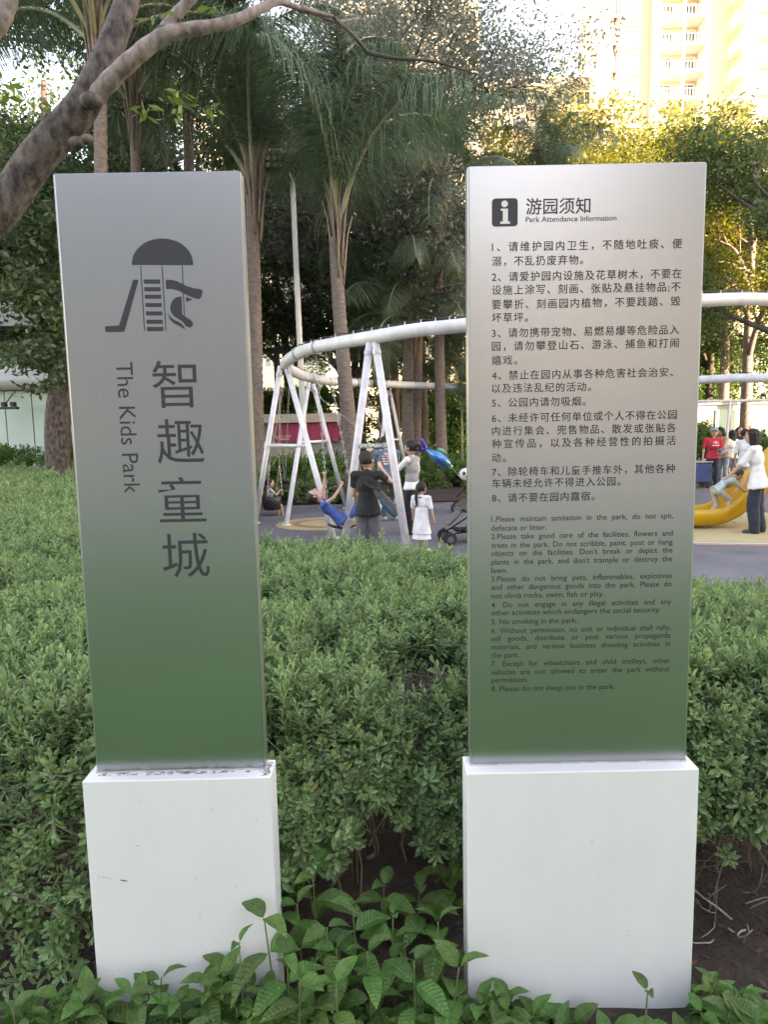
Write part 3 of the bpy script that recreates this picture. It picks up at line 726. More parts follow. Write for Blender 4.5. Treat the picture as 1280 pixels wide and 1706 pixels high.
b = MB(); b.box(-23, XP(60), 2.4, 9, z1 + .353, z1 + 3.2); part('upper_wall', b, mat('upper glazing', (.16, .18, .20), .12), P)
xx = -22
while xx < XP(55):
    b = MB(); b.box(xx, xx + 1.0, 2.2, 2.38, z1 + .36, z1 + 3.0); part('glass_panel', b, M_frost, P); xx += 1.75
b = MB(); b.box(-24, XP(65), 1.6, 9, z1 + 3.203, z1 + 3.6); part('roof', b, M_wh, P)
b = MB(); b.box(XP(22), XP(37), 1.0, 1.6, z_c + .03, z_c + .5); part('condenser_unit', b, mat('grey casing', (.4, .4, .4), .6), P)
# floodlight bracket on the pavilion
b = MB(); c = at(14, 680, YP - .7) - Vector((0, YP, 0)); b.box(c.x - .3, c.x + .3, c.y - .1, c.y + .1, c.z - .04, c.z + .04); b.box(c.x - .2, c.x - .08, c.y - .1, c.y + .1, c.z + .05, c.z + .2); b.box(c.x + .1, c.x + .22, c.y - .1, c.y + .1, c.z + .05, c.z + .2)
b.tube([(c.x - .2, c.y, c.z), (c.x - .2, .0, c.z + .5)], .02, 6); part('lamp_bracket', b, M_blk, P)
# black post at the far left
pp = on_ground(0, 800); BPs = thing('sign_post', 'black post at the left edge before the frosted glass building', 'post', (pp.x - .02, pp.y, 0))
b = MB(); b.box(-.09, .09, -.04, .04, 0, at(4, 600, pp.y).z); part('post', b, M_blk, BPs)
b = MB(); b.box(-.22, -.01, -.07, -.042, 1.6, 2.2); part('plate', b, M_wh, BPs)

# pink stall with white lettering
YK = 27.0
def XK(px): return at(px, 720, YK).x
K = thing('pink_stall', 'magenta hoarding with white lettering under a white fascia behind the swings', 'kiosk', (0, YK, 0))
M_pink = mat('magenta board', (.42, .06, .17), .6, var=.06, vscale=.8)
za_, zb_, zc_ = at(500, 736, YK).z, at(500, 704, YK).z, at(500, 694, YK).z
x = XK(456); 
while x < XK(566) - .1:
    b = MB(); x2 = min(x + 1.15, XK(566)); b.box(x + .01, x2 - .01, 0, .1, za_, zb_); part('board', b, M_pink, K); x += 1.15
b = MB(); b.box(XK(428), XK(592), -.3, 2.5, zb_ + .003, zc_ + .1); part('fascia', b, M_wh, K)
b = MB(); b.box(XK(428), XK(592), .5, 2.5, 0, zb_); part('back_wall', b, M_wh, K)
b = MB(); b.box(XK(581), XK(592), -.1, .3, 0, zb_); part('corner_post', b, M_wh, K)
V, F = text_mesh('"HELLO"'); V = V.copy(); xa, xb = XK(457), XK(484); zz0, zz1 = at(470, 733, YK).z, at(470, 724.5, YK).z
V[:, 0] = xa + (V[:, 0] - V[:, 0].min()) / np.ptp(V[:, 0]) * (xb - xa); V[:, 1] = zz0 + (V[:, 1] - V[:, 1].min()) / np.ptp(V[:, 1]) * (zz1 - zz0)
me = bpy.data.meshes.new('lettering'); me.from_pydata([(x_, -.006, z_) for x_, z_ in V], [], F); me.materials.append(mat('white print', (.8, .72, .75), .6)); link('lettering', me, K)
# dark pergola behind the left sign
g = on_ground(432, 800); PG = thing('pergola', 'dark steel pergola frame beside the left sign', 'pergola', (g.x, g.y + 5, 0)); M_dk = mat('dark steel', (.05, .055, .065), .5)
hh_ = at(432, 590, g.y + 5).z
for dx in (0, 3.4): b = MB(); b.box(dx - .11, dx + .11, -.11, .11, 0, hh_); part('post', b, M_dk, PG)
b = MB(); b.box(-.4, 3.8, -.1, .1, hh_ + .003, hh_ + .25); part('beam', b, M_dk, PG)
b = MB(); b.tube([(0, 0, hh_ - 1.0), (1.0, 0, hh_ + .05)], .07, 6); part('brace', b, M_dk, PG)
ip_ = at(438, 741, 17.4) - Vector((g.x, g.y + 5, 0)); b = MB(); b.box(ip_.x - .10, ip_.x + .10, ip_.y, ip_.y + .03, ip_.z - .08, ip_.z + .08); b.box(ip_.x - .02, ip_.x + .02, ip_.y + .001, ip_.y + .029, -ip_.z * 0, ip_.z - .081); part('info_plate', b, M_wh, PG)

# orange kiosk and white railing far behind
g = on_ground(757, 765); OK_ = thing('orange_kiosk', 'small orange kiosk far behind the planting', 'kiosk', (at(757, 735, 34).x, 34, 0))
M_or = mat('orange panel', (.75, .22, .04), .6); b = MB(); b.box(-.85, .85, 0, 1.5, 0, 1.95); part('wall', b, M_or, OK_)
b = MB(); b.box(-.5, .1, -.05, -.003, .5, 1.5); part('counter_opening', b, mat('kiosk white', (.8, .78, .7), .5), OK_); b = MB(); b.box(-1.0, 1.0, -.4, 1.6, 1.953, 2.1); part('roof', b, M_or, OK_)
g = thing('low_wall', 'low white rendered wall behind the right-hand play area', 'wall', (13.5, 27.5, 0))
M_wall2 = mat('grey rendered wall', (.42, .42, .43), .8, var=.08, vscale=1)
b = MB(); b.box(-4.5, 10, 0, .4, 0, 2.3); part('wall_body', b, M_wall2, g); b = MB(); b.box(-4.6, 10.1, -.1, .5, 2.303, 2.42); part('coping', b, M_wh, g)
b = MB(); b.box(-.4, 2.2, -.06, -.003, .7, 2.1); part('green_glass', b, M_frost, g)
g = thing('railing', 'white railing between the trunks far behind the girl in white', 'railing', (at(715, 735, 31).x, 31, 0))
b = MB(); b.box(-2.2, 2.2, 0, .08, .95, 1.1); part('top_rail', b, M_wh, g)
for k in range(12): b = MB(); b.box(-2.1 + .38 * k, -2.06 + .38 * k, .02, .06, 0, .948); part('baluster', b, M_wh, g)

# third, small white frame at the right, far
fz = at(1220, 668, 20); F3 = thing('climbing_frame', 'thin white climbing frame above the people at the right', 'climbing frame', (fz.x, 20, 0))
b = MB(); b.tube([(-2.2, 0, fz.z), (3, 0, fz.z)], .045, 8); part('top_bar', b, M_frame, F3)
for x_ in (-1.6, -.05, 2.4):
    for s in (-1, 1):
        b = MB(); b.tube([(x_, 0, fz.z), (x_ + s * .35, s * .5, 0)], .035, 8); part('leg', b, M_frame, F3)

# unseen block added behind the viewer to keep the sun off the park
OCC = thing('shade_block', 'unseen tall plain block added behind the viewer to shade the park', 'shade block', (0, 0, 0))
S = SUN_DIR; Nn = Vector((.60, .80, 0))
def occ(s0, s1, n0, n1, h, nm, m):
    b = MB(); Mx = Matrix(((S.x, Nn.x, 0, 0), (S.y, Nn.y, 0, 0), (0, 0, 1, 0), (0, 0, 0, 1)))
    b.box(s0, s1, n0, n1, 0, h, Mx); return part(nm, b, m, OCC)
occ(38, 50, -25, 24.5, 30, 'wall', mat('grey render', (.36, .36, .38), .8, var=.05, vscale=.2))
occ(37.6, 50.4, -25.4, 24.9, 1.2, 'plinth_course', M_trim)
for k in range(8):
    b = MB(); Mx = Matrix(((S.x, Nn.x, 0, 0), (S.y, Nn.y, 0, 0), (0, 0, 1, 0), (0, 0, 0, 1))); b.box(37.9, 37.997, -24, 23, 2.5 + k * 3, 4.0 + k * 3, Mx); part('window_band', b, M_glass, OCC)

OB2 = thing('reflection_block', 'unseen grey block added behind the viewer to the left to dim the name sign reflection', 'reflection block', (-24, -34, 0))  # unseen block, added to darken what the name sign mirrors
b = MB(); b.box(-24, 26, -10, 0, 0, 19.5); part('wall', b, mat('blue grey render', (.30, .31, .33), .7), OB2)
for k in range(6): b = MB(); b.box(-23, 25, .003, .08, 1.5 + k * 3.1, 3.2 + k * 3.1); part('window_band', b, M_glass, OB2)
b = MB(); b.box(26.003, 46, -10, -.5, 0, 12.5); part('reflection_wing', b, mat('pale cream render', (.85, .73, .60), .7), OB2)  # unseen cream wing, added to even out and warm the notice board's reflection
# ================================================================== TREES
def tree_meshes(seed, H, crown_z, crown_r, tr, leaf_m, bark, nleaf=16000, leaf=.13, limbs=7, lean_=(0, 0), droop=.3, aspect=1.9, cz=1.0, clump=.55):
    r = random.Random(seed); rs = np.random.RandomState(seed)
    b = MB(); 
    trunk = [Vector((0, 0, -.1)), Vector((lean_[0] * .2 + r.uniform(-.1, .1), lean_[1] * .2, H * .2)), Vector((lean_[0] * .55 + r.uniform(-.2, .2), lean_[1] * .5, H * .42)), Vector((lean_[0], lean_[1], H * .66)), Vector((lean_[0] * 1.1 + r.uniform(-.5, .5), lean_[1], H * .86))]
    tp = spline(trunk, 4); n = len(tp); b.tube(tp, [tr * (1.25 if i == 0 else 1 - .8 * i / n) for i in range(n)], 10)
    tips = []
    for l in range(limbs):
        t = r.uniform(.38, .95); i = int(t * (n - 1)); s = tp[i]; az = l * 2.4 + r.uniform(-.5, .5)
        el = r.uniform(.15, .9); Ln = crown_r * r.uniform(.6, 1.0); d = Vector((math.cos(az) * math.cos(el), math.sin(az) * math.cos(el), math.sin(el) * cz))
        e = s + d * Ln; mid = s.lerp(e, .5) + Vector((r.uniform(-.3, .3), r.uniform(-.3, .3), r.uniform(-.1, .5)))
        lp_ = spline([s, mid, e], 4); r0 = tr * (1 - .7 * t) * .7; b.tube(lp_, [r0 * (1 - .75 * k / len(lp_)) for k in range(len(lp_))], 7)
        for q in range(5):
            u = r.uniform(.35, 1.0); s2 = lp_[int(u * (len(lp_) - 1))]
            d2 = (d + Vector((r.uniform(-1, 1), r.uniform(-1, 1), r.uniform(-.5, .8)))).normalized(); e2 = s2 + d2 * crown_r * r.uniform(.25, .5)
            b.tube([s2, s2.lerp(e2, .5) + Vector((0, 0, .1)), e2], [r0 * .35, r0 * .22, r0 * .1], 5); tips.append(e2); tips.append(s2.lerp(e2, .55))
    bm = b.mesh('trunk', bark, True)
    T_ = np.array([t for t in tips]); k = len(T_)
    ci = rs.randint(0, k, nleaf); sizes = rs.uniform(.5, 1.2, k) * clump * crown_r * .38
    dirs = rs.normal(size=(nleaf, 3)); dirs /= np.linalg.norm(dirs, axis=1, keepdims=True)
    rad = rs.uniform(.2, 1, nleaf) ** .5
    c = T_[ci] + dirs * (rad * sizes[ci])[:, None] * np.array([1.15, 1.15, .8])
    # sprays: small twig clumps
    c += rs.normal(scale=.07, size=c.shape)
    V = leaf_quads(rs, c, leaf, aspect, droop)
    return bm, quads_mesh('crown', V, leaf_m)
def leaf_quads(rs, c, leaf, aspect, droop):
    n = len(c); ax = rs.normal(size=(n, 3)); ax[:, 2] = ax[:, 2] * .6 - droop; ax /= np.linalg.norm(ax, axis=1, keepdims=True)
    up = rs.normal(size=(n, 3)) * .7 + np.array([0, 0, 1.0]); sd = np.cross(ax, up); sd /= np.linalg.norm(sd, axis=1, keepdims=True) + 1e-9
    L = leaf * rs.uniform(.6, 1.3, n)[:, None]; W = L / aspect
    return np.stack([c, c + ax * L * .5 + sd * W * .5, c + ax * L, c + ax * L * .5 - sd * W * .5], 1)
TM = {}
TM['dark'] = tree_meshes(1, 12.5, 8, 4.6, .30, M_leaf_dark, M_bark_grey, 26000, .17, 10, (.4, 0))
TM['dark2'] = tree_meshes(5, 14, 8, 5.0, .28, M_leaf_dark, M_bark_dark, 26000, .17, 11, (-.6, .3))
TM['mid'] = tree_meshes(9, 12, 8, 4.4, .25, M_leaf_mid, M_bark_grey, 24000, .16, 10, (.3, .2))
TM['grey'] = tree_meshes(14, 14.5, 9, 4.6, .2, M_leaf_grey, M_bark_grey, 34000, .15, 16, (.5, 0), .5, 2.4, 1.3, .62)
TM['yel'] = tree_meshes(21, 13, 8, 4.2, .24, M_leaf_yel, M_bark_pink, 20000, .17, 10, (.2, 0))
def put_tree(kind, px, Y, label, s=1.0, rz=0, cat='tree', sz=None, group='background trees round the play area', x=None):
    x = at(px, 700, Y).x if x is None else x
    t = thing('tree', label, cat, (x, Y, 0), (0, 0, rz), group)
    t.scale = (s, s, sz or s); link('trunk', TM[kind][0], t); c = link('crown', TM[kind][1], t); return t
put_tree('dark2', -60, 17, 'dark tree whose crown fills the upper left corner before the white building', 1.0, .5)
put_tree('dark', 101, 23, 'tall dark tree closing the sky gap above the white building', 1.15, 1.7, sz=1.2)
put_tree('mid', 120, 27, 'mid green tree behind the near diagonal trunk', 1.15, .4, sz=1.25)
put_tree('dark', 240, 21, 'dark tree directly behind the top of the left steel sign', 1.0, 2.1)
put_tree('mid', 345, 26, 'mid green tree between the two left palms', 1.1, 4)
put_tree('dark2', 488, 30.5, 'dark tree behind the floodlight pole', .95, 1.2)
put_tree('dark', 585, 28, 'dark tree behind the swing ring and middle palm', .9, 3.3)
put_tree('mid', 745, 31, 'mid green tree right of the paired palms', .9, .7)
put_tree('grey', 705, 24, 'tall grey-green fine-leaved tree against the blue sky', 1.08, 1.9)
put_tree('grey', 640, 20, 'fine-leaved tree above the upper left corner of the notice board', .92, .6)
put_tree('grey', 590, 30, 'fine-leaved tree hiding the peach tower', 1.1, 5.6)
put_tree('grey', 660, 27, 'grey-green fine-leaved tree behind the middle palm crown', 1.0, 4.4)
put_tree('mid', 905, 30, 'mid green tree hidden behind the left part of the notice board', .72, 2.2)
put_tree('yel', 925, 33, 'yellow-green tree hiding the lower peach block beside the notice board', 1.2, 5.1)
put_tree('yel', 1065, 31, 'light yellow tree over the top right of the notice board', 1.05, 3.6)
put_tree('yel', 1020, 38, 'yellow-green tree right below the blue sky gap', 1.1, .4)
put_tree('yel', 1125, 34, 'sunlit yellow tree in front of the cream tower balconies', 1.15, 2.9)
put_tree('yel', 1243, 23, 'sunlit tree with an orange-lit trunk at the right edge', .92, 1.3)
put_tree('mid', 1300, 19, 'leafy tree whose boughs hang in over the ring at the right edge', .78, 2.2)
put_tree('yel', 1205, 28, 'sunlit tree just right of the notice board top', 1.0, 4.1)
put_tree('mid', 1330, 26, 'green tree leaning in from beyond the right edge', 1.0, 5.0)
put_tree('mid', 1180, 30, 'green tree seen between the rings at the right of the notice board', .85, 3.8)
put_tree('dark', 120, 36, 'far dark tree beyond the roof of the white building', 1.1, 1.0)
put_tree('dark2', 420, 38, 'far dark tree beyond the pink hoarding', 1.0, .2)
put_tree('mid', 600, 42, 'far green tree between the towers and the swing ring', 1.0, 2.6)
put_tree('mid', 800, 44, 'far green tree below the lower peach block', .9, 3.1)
put_tree('yel', 940, 46, 'far yellow-green tree behind the notice board', 1.0, 1.1)
# trunk at the left with low hanging leaves
def own_tree(name, label, cat, base, paths, m, sides=14):
    t = thing(name, label, cat, base); b = MB()
    for pts, rad in paths:
        P_ = spline([Vector(p) - Vector(base) for p in pts], 8); n = len(P_); rr = np.interp(np.linspace(0, 1, n), np.linspace(0, 1, len(rad)), rad)
        b.tube(P_, list(rr), sides)
    part('trunk', b, m, t, True); return t
g = on_ground(90, 838); Yg = 15.0
bs = Vector((at(96, 780, Yg).x, Yg, 0))
t = own_tree('tree', 'stout dark trunk with low leafy boughs before the frosted glass panels', 'tree', bs, [([bs - Vector((0, 0, .1)), at(96, 770, Yg), at(97, 690, Yg), at(112, 620, Yg), at(135, 560, Yg), at(165, 450, Yg), at(200, 330, Yg)], [.30, .26, .27, .27, .22, .15, .08]), ([at(125, 590, Yg), at(90, 500, Yg - .3), at(30, 440, Yg - .6), at(-40, 400, Yg - .8)], [.14, .10, .07, .04])], M_bark_dark)
rs = np.random.RandomState(4); pts = []
for (px, py, sx, sy, n, dy) in ((60, 590, 55, 28, 900, 0), (105, 610, 30, 30, 500, 0), (100, 500, 40, 60, 1100, -.3), (30, 470, 50, 40, 800, -.5), (70, 645, 28, 10, 160, .2), (90, 380, 60, 40, 1300, 0), (20, 340, 40, 60, 1000, -.4), (150, 420, 50, 70, 1200, 0), (30, 590, 30, 12, 220, 0)):
    for q in range(n):
        u, v = rs.normal(size=2) * .55; pts.append(at(px + u * sx, py + v * sy, Yg + dy + rs.normal() * .7))
c = np.array([list(p - bs) for p in pts]); link('crown', quads_mesh('crown', leaf_quads(rs, c, .16, 2.0, .35), M_leaf_dark), t)
# near tree with the diagonal trunk and pink limb
Yn = 4.8; base = Vector((-4.3, 5.0, 0))
main = [base, Vector((-3.6, 4.95, 1.6)), at(-60, 430, Yn), at(0, 352, Yn), at(62, 262, Yn), at(118, 200, Yn), at(152, 150, Yn), at(185, 75, Yn + .1), at(212, 0, Yn + .2), at(245, -110, Yn + .4)]
limb = [at(140, 185, Yn), at(168, 150, Yn - .05), at(213, 105, Yn - .1), at(262, 66, Yn - .1), at(300, 52, Yn - .1), at(380, 38, Yn), at(435, 14, Yn + .1), at(465, 3, Yn + .2), at(500, 14, Yn + .3), at(555, 28, Yn + .4)]
NT = own_tree('tree', 'near tree with a flaky diagonal trunk crossing the upper left corner', 'tree', base, [(main, [.2, .15, .12, .115, .115, .108, .098, .085, .078, .07])], M_bark_dark)
def limbpart(pts, rad, m=M_bark_pink, nm='limb'):
    P_ = spline([Vector(p) - base for p in pts], 8); n = len(P_); rr = np.interp(np.linspace(0, 1, n), np.linspace(0, 1, len(rad)), rad)
    rr = [q * (1 + .05 * math.sin(i * 1.3)) for i, q in enumerate(rr)]
    b = MB(); b.tube(P_, rr, 12); return part(nm, b, m, NT, True)
limbpart(limb, [.06, .06, .056, .052, .048, .04, .034, .028, .022, .017, .012])
limbpart([at(266, 66, Yn - .1), at(285, 35, Yn), at(322, -8, Yn), at(360, -60, Yn)], [.045, .038, .033, .03])
limbpart([at(500, 14, Yn + .3), at(528, 22, Yn + .5), at(560, 36, Yn + .7), at(600, 30, Yn + .9)], [.025, .02, .014, .008])
limbpart([at(612, 88, 6.2), at(660, 97, 6.2), at(720, 102, 6.3), at(785, 120, 6.4)], [.018, .015, .012, .006], M_bark_grey)
limbpart([at(612, 88, 6.2), at(590, 60, 6.0), at(555, 28, Yn + .5)], [.018, .016, .014], M_bark_grey)
limbpart([at(-20, 62, 3.8), at(0, 35, 3.8), at(14, 5, 3.8), at(26, -40, 3.8)], [.045, .045, .04, .03])
# knots and stubs
for (px, py, s) in ((152, 168, .075), (128, 238, .055), (145, 232, .045), (272, 52, .05)):
    b = MB(); b.ellipsoid(at(px, py, Yn - .1) - base, (s, s * .8, s * .7), n=12, k=8); part('knot', b, M_bark_dark, NT, True)
pts = []
for (px, py, s, n) in ((250, 185, 28, 14), (285, 178, 22, 16), (300, 165, 16, 12), (255, 32, 6, 5), (275, 22, 5, 5), (355, 14, 8, 5), (20, 150, 30, 26), (60, 190, 20, 14), (350, 180, 12, 6)):
    for q in range(n): pts.append(at(px + rs.normal() * s, py + rs.normal() * s * .5, Yn + rs.normal() * .1))
c = np.array([list(p - base) for p in pts]); link('leaves', quads_mesh('leaves', leaf_quads(rs, c, .09, 2.6, .4), mat('fresh leaf', (.12, .19, .05), .5, trans=.35, rand=.1)), NT)

# ------------------------------------------------------------------ palms
def frond_mesh(seed, L=3.4, n=120, ll=.62, droop=1.0, curl=0.5):
    r = np.random.RandomState(seed); T_ = np.linspace(0, 1, 26)
    # rachis in local x (outwards), z up: rises then arches over
    ang = R(72) - (R(72) + R(58) * droop) * T_ ** 1.7
    dx = np.cos(ang); dz = np.sin(ang); ds = L / 25
    xs_ = np.concatenate([[0], np.cumsum(dx[:-1] * ds)]); zs_ = np.concatenate([[0], np.cumsum(dz[:-1] * ds)]); ys_ = curl * .25 * np.sin(T_ * 2.2) * r.choice([-1, 1])
    rib = MB(); rib.tube(list(zip(xs_, ys_, zs_)), list(.046 * (1 - T_ * .9)), 5)
    Q = []
    for side in (-1, 1):
        for i in range(n):
            t = .2 + .8 * (i + r.uniform(-.4, .4)) / n; t = min(max(t, .18), .995); p = np.array([np.interp(t, T_, xs_), np.interp(t, T_, ys_), np.interp(t, T_, zs_)])
            a = np.interp(t, T_, ang); tang = np.array([math.cos(a), 0, math.sin(a)]); nrm = np.array([-math.sin(a), 0, math.cos(a)])
            dj = r.uniform(.55, 1.35); l = ll * (math.sin(math.pi * min(1, .12 + t * .86)) ** .6) * r.uniform(.8, 1.15); fan = r.uniform(-.8, 1.0)
            d = tang * (.55 + .3 * t) + np.array([0, side, 0]) * 1.0 + nrm * fan; d /= np.linalg.norm(d)
            w_ = .010; pp = p.copy(); wv = np.cross(d, nrm); wv /= np.linalg.norm(wv) + 1e-9; prev = pp; seg = 4
            for k in range(seg):
                d = d + np.array([r.uniform(-.06, .06), r.uniform(-.06, .06), -(.50 * droop + .20 * k) * dj]); d /= np.linalg.norm(d); nx_ = prev + d * l / seg
                w0 = w_ * (1 - k / seg * .8); w1 = w_ * (1 - (k + 1) / seg * .85)
                Q.append([prev - wv * w0, prev + wv * w0, nx_ + wv * w1, nx_ - wv * w1]); prev = nx_
    return rib.mesh('rib', M_frond_rib, True), quads_mesh('frond', np.array(Q), M_frond)
FR = [frond_mesh(s, L=3.1 + .4 * (s % 3), n=150, ll=1.0, droop=dr) for s, dr in ((1, .62), (2, .95), (3, .45), (4, .8))]
def palm(label, base, top, tr, nf=17, s=1.0, seed=0, boots=True, el=(5, 88), az0=0, crownshaft=None, avoid=None):
    r = random.Random(seed); base = Vector(base); top = Vector(top)
    t = thing('palm', label, 'palm', base, group='feathery palms behind the play area'); tv = top - base; L = tv.length; b = MB()
    k = int(L / .16); pts = []; rad = []
    for i in range(k + 1):
        f = i / k; c = tv * f + Vector((math.sin(f * 3 + seed) * .06, 0, 0)); q = tr * (1.15 - .35 * f)
        pts += [c, c + tv.normalized() * (.04)]; rad += [q * 1.05, q * .95]
    b.tube(pts, rad, 14); part('trunk', b, M_palmtrunk, t, True)
    if boots:
        for j in range(14):
            a = j * 2.4; z = -.9 + j * .075; d = Vector((math.cos(a), math.sin(a), 0)); b = MB(); q = tr * .75
            c0 = tv + Vector((0, 0, z)); b.tube([c0 + d * q * .7, c0 + d * (q * 1.15) + Vector((0, 0, .5)), c0 + d * (q * 1.7) + Vector((0, 0, 1.0)), c0 + d * (q * 2.6) + Vector((0, 0, 1.35))], [.075, .06, .04, .022], 6, flat=.5)
            part('sheath', b, M_boot, t, True)
    else:
        b = MB(); b.tube([tv, tv + Vector((0, 0, .5)), tv + Vector((0, 0, 1.2)), tv + Vector((0, 0, 1.5))], [tr * .8, tr * 1.0, tr * .75, tr * .4], 12); part('crownshaft', b, M_boot, t, True)
    for j in range(nf):
        a = az0 + j * 2.399 + r.uniform(-.25, .25); f = (j + .5) / nf; e = el[0] + (el[1] - el[0]) * f
        if avoid is not None and f < .75 and abs((a - avoid + math.pi) % (2 * math.pi) - math.pi) < .62: continue
        rib, lf = FR[j % 4]; tilt = -R(e - 42)
        o = link('frond', lf, t); o.matrix_local = Matrix.Translation(tv + Vector((0, 0, .15 + .35 * f))) @ Matrix.Rotation(a, 4, 'Z') @ Matrix.Rotation(tilt, 4, 'Y') @ Matrix.Scale(s * r.uniform(.85, 1.15), 4)
        link('rib', rib, o)
    return t
def gp(px, py, Y): p = at(px, py, Y); return Vector((p.x, Y, 0))
palm('palm with hanging fronds just right of the left steel sign top', gp(414, 700, 15.5), at(424, 330, 15.5), .17, 18, 1.3, 1, az0=.3, el=(26, 88), avoid=-.1)
palm('middle palm whose pale trunk stands behind the blue-shirted child', gp(585, 700, 14.6), at(563, 400, 14.6), .155, 17, 1.2, 2, az0=1.1, el=(26, 88), avoid=math.pi)
palm('left one of the two close palm trunks behind the man in blue', gp(680, 700, 19.5), at(684, 540, 19.5), .17, 16, .95, 3, el=(-40, 70), az0=2)
palm('right one of the two close palm trunks behind the man in blue', gp(694, 700, 20.2), at(696, 520, 20.2), .17, 16, 1.0, 4, el=(-40, 75), az0=.9)
palm('palm with a pinkish ringed trunk behind the diagonal branch', gp(160, 700, 13), at(160, 95, 13), .13, 16, 1.0, 5, az0=.2)
palm('palm with a thin greenish trunk above the middle of the left sign', gp(222, 700, 16), at(222, 190, 16), .14, 16, 1.0, 6, az0=1.5)
palm('small palm whose fronds rise over the top edge of the notice board', gp(915, 700, 21), at(915, 340, 21), .14, 14, .85, 7, el=(0, 85))
palm('palm high above the left steel sign seen mostly as hanging fronds', gp(310, 700, 18), at(318, 120, 18), .15, 18, 1.2, 8, az0=2.2)
palm('palm with drooping fronds left of the notice board top', gp(735, 700, 19), at(735, 330, 19), .14, 18, 1.0, 9, el=(-45, 70))
# feathery cane palms low between the trunks and the notice board
def cane(label, px, Y, hts, s, seed):
    t = thing('cane_palm', label, 'palm', gp(px, 700, Y), group='low cane palms left of the notice board'); r = random.Random(seed)
    for i, hpx in enumerate(hts):
        dx, dy = r.uniform(-.3, .3), r.uniform(-.3, .3); h_ = at(px, hpx, Y).z; b = MB(); b.tube([(dx, dy, 0), (dx * 1.5, dy * 1.4, h_)], [.04, .03], 7); part('cane', b, mat('pale cane', (.22, .26, .15), .6), t, True)
        for j in range(7):
            a = j * .9 + r.uniform(-.3, .3); rib, lf = FR[j % 4]; o = link('frond', lf, t)
            o.matrix_local = Matrix.Translation((dx * 1.5, dy * 1.4, h_)) @ Matrix.Rotation(a, 4, 'Z') @ Matrix.Rotation(-R(r.uniform(-10, 35)), 4, 'Y') @ Matrix.Scale(s, 4); link('rib', rib, o)
cane('cane palm with slim pale canes beside the notice board edge', 746, 21, (640, 600, 665), .42, 1)
cane('shorter cane palm with broad fronds right behind the blue balloon', 772, 19, (690, 700, 650), .38, 2)
# ================================================================== HEDGE OF THE FRONT BED
M_hy = mat('yellowing hedge leaf', (.30, .30, .09), .55, trans=.3, rand=.3)
def leaf6(b, base, d, sd, nrm, L, Wd, fold=.15):
    """obovate folded leaf, 8 triangles"""
    base = Vector(base)
    p = lambda t, w_, dn: base + d * (L * t) + sd * (Wd * w_) + nrm * (L * dn)
    vs = [p(0, 0, 0), p(.42, -.36, fold * .5), p(.42, 0, 0), p(.42, .36, fold * .5), p(.78, -.5, fold * .4 - .03), p(.78, 0, -.03), p(.78, .5, fold * .4 - .03), p(1, 0, -.09)]
    b.add(vs, [(0, 2, 1), (0, 3, 2), (1, 2, 5, 4), (2, 3, 6, 5), (4, 5, 7), (5, 6, 7)])
def sprig_mesh(seed, nleaf=20, H=.13, L0=.0415, W0=.0100, stem=True):
    r = random.Random(seed); b = MB(); bend = Vector((r.uniform(-.03, .03), r.uniform(-.03, .03), 0))
    P = lambda t: Vector((0, 0, -.03)) + Vector((0, 0, H + .03)) * t + bend * t * t
    b.cur = 1
    if stem: b.tube([P(0), P(.5), P(1)], [.0022, .0018, .001], 4, cap=False)
    for i in range(nleaf):
        b.cur = 3 if r.random() < .01 else 2 if i > nleaf * .55 else 0
        t = .22 + .78 * i / (nleaf - 1); a = i * 2.4 + r.uniform(-.3, .3); el = R(18 + 62 * t ** 2.2 + r.uniform(-12, 12)) 
        ca = Vector((math.cos(a), math.sin(a), 0)); d = (ca * math.cos(el) + Vector((0, 0, math.sin(el)))).normalized()
        sd = Vector((-math.sin(a), math.cos(a), 0)); n = sd.cross(d)
        s = (1 - .5 * max(0, t - .55) / .45) * r.uniform(.8, 1.15)
        leaf6(b, P(t), d, sd, -n, L0 * 1.12 * s, W0 * 1.35 * s)
    return b.mesh('sprig', [M_hedge, M_hedge_stem, M_hedge_young, M_hy])
def coll(name, meshes):
    c = bpy.data.collections.new(name)
    for i, me in enumerate(meshes): c.objects.link(bpy.data.objects.new('%s_%02d' % (name, i), me))
    return c
SG = scatter_group('sprig_scatter', coll('sprigs', [sprig_mesh(s, 18 + 2 * (s % 3), .10 + .012 * (s % 3)) for s in range(8)]))
rs = np.random.RandomState(11)
def y_front(x):   # front face of the hedge at the foot
    return np.interp(x, [-14, -2.2, -1.35, -.86, -.80, -.30, -.25, .0, .12, .3, .86, .95, 1.6, 4], [1.95, 1.9, 1.85, 1.95, 2.06, 2.06, 2.12, 2.24, 2.28, 2.2, 2.12, 2.10, 2.0, 1.9])
def z_low(x): return np.interp(x, [-14, -1.3, -.86, -.7, -.3, -.18, -.08, .0, .1, .3, .42, .86, 1.0, 1.5, 4], [.03, .03, .06, .12, .20, .20, .40, .36, .22, .16, .20, .28, .28, .34, .3])
def h_top(x, y):
    slope = np.interp(x, [-14, -2.5, -1, 4], [.80, .82, .83, .80])
    return slope + .060 * fnoise(x, y, 3.2, 2) + .045 * fnoise(x, y, 9, 4) - .12 - .04 * np.clip((y - 2.5) / 2.5, 0, 1) - .05 * np.clip((y - 6) / 8, 0, 1)
Yfar = np.vectorize(y_far)
H_holes = [(at(545, 1085, 2.62), .11), (at(560, 1055, 2.66), .09), (at(550, 1110, 2.5), .07), (at(690, 1150, 2.44), .17), (at(735, 1145, 2.44), .17), (at(650, 1165, 2.40), .11), (at(35, 1060, 2.62), .09), (at(60, 1075, 2.62), .08), (at(448, 1020, 2.9), .08), (at(1190, 1175, 2.3), .06)]
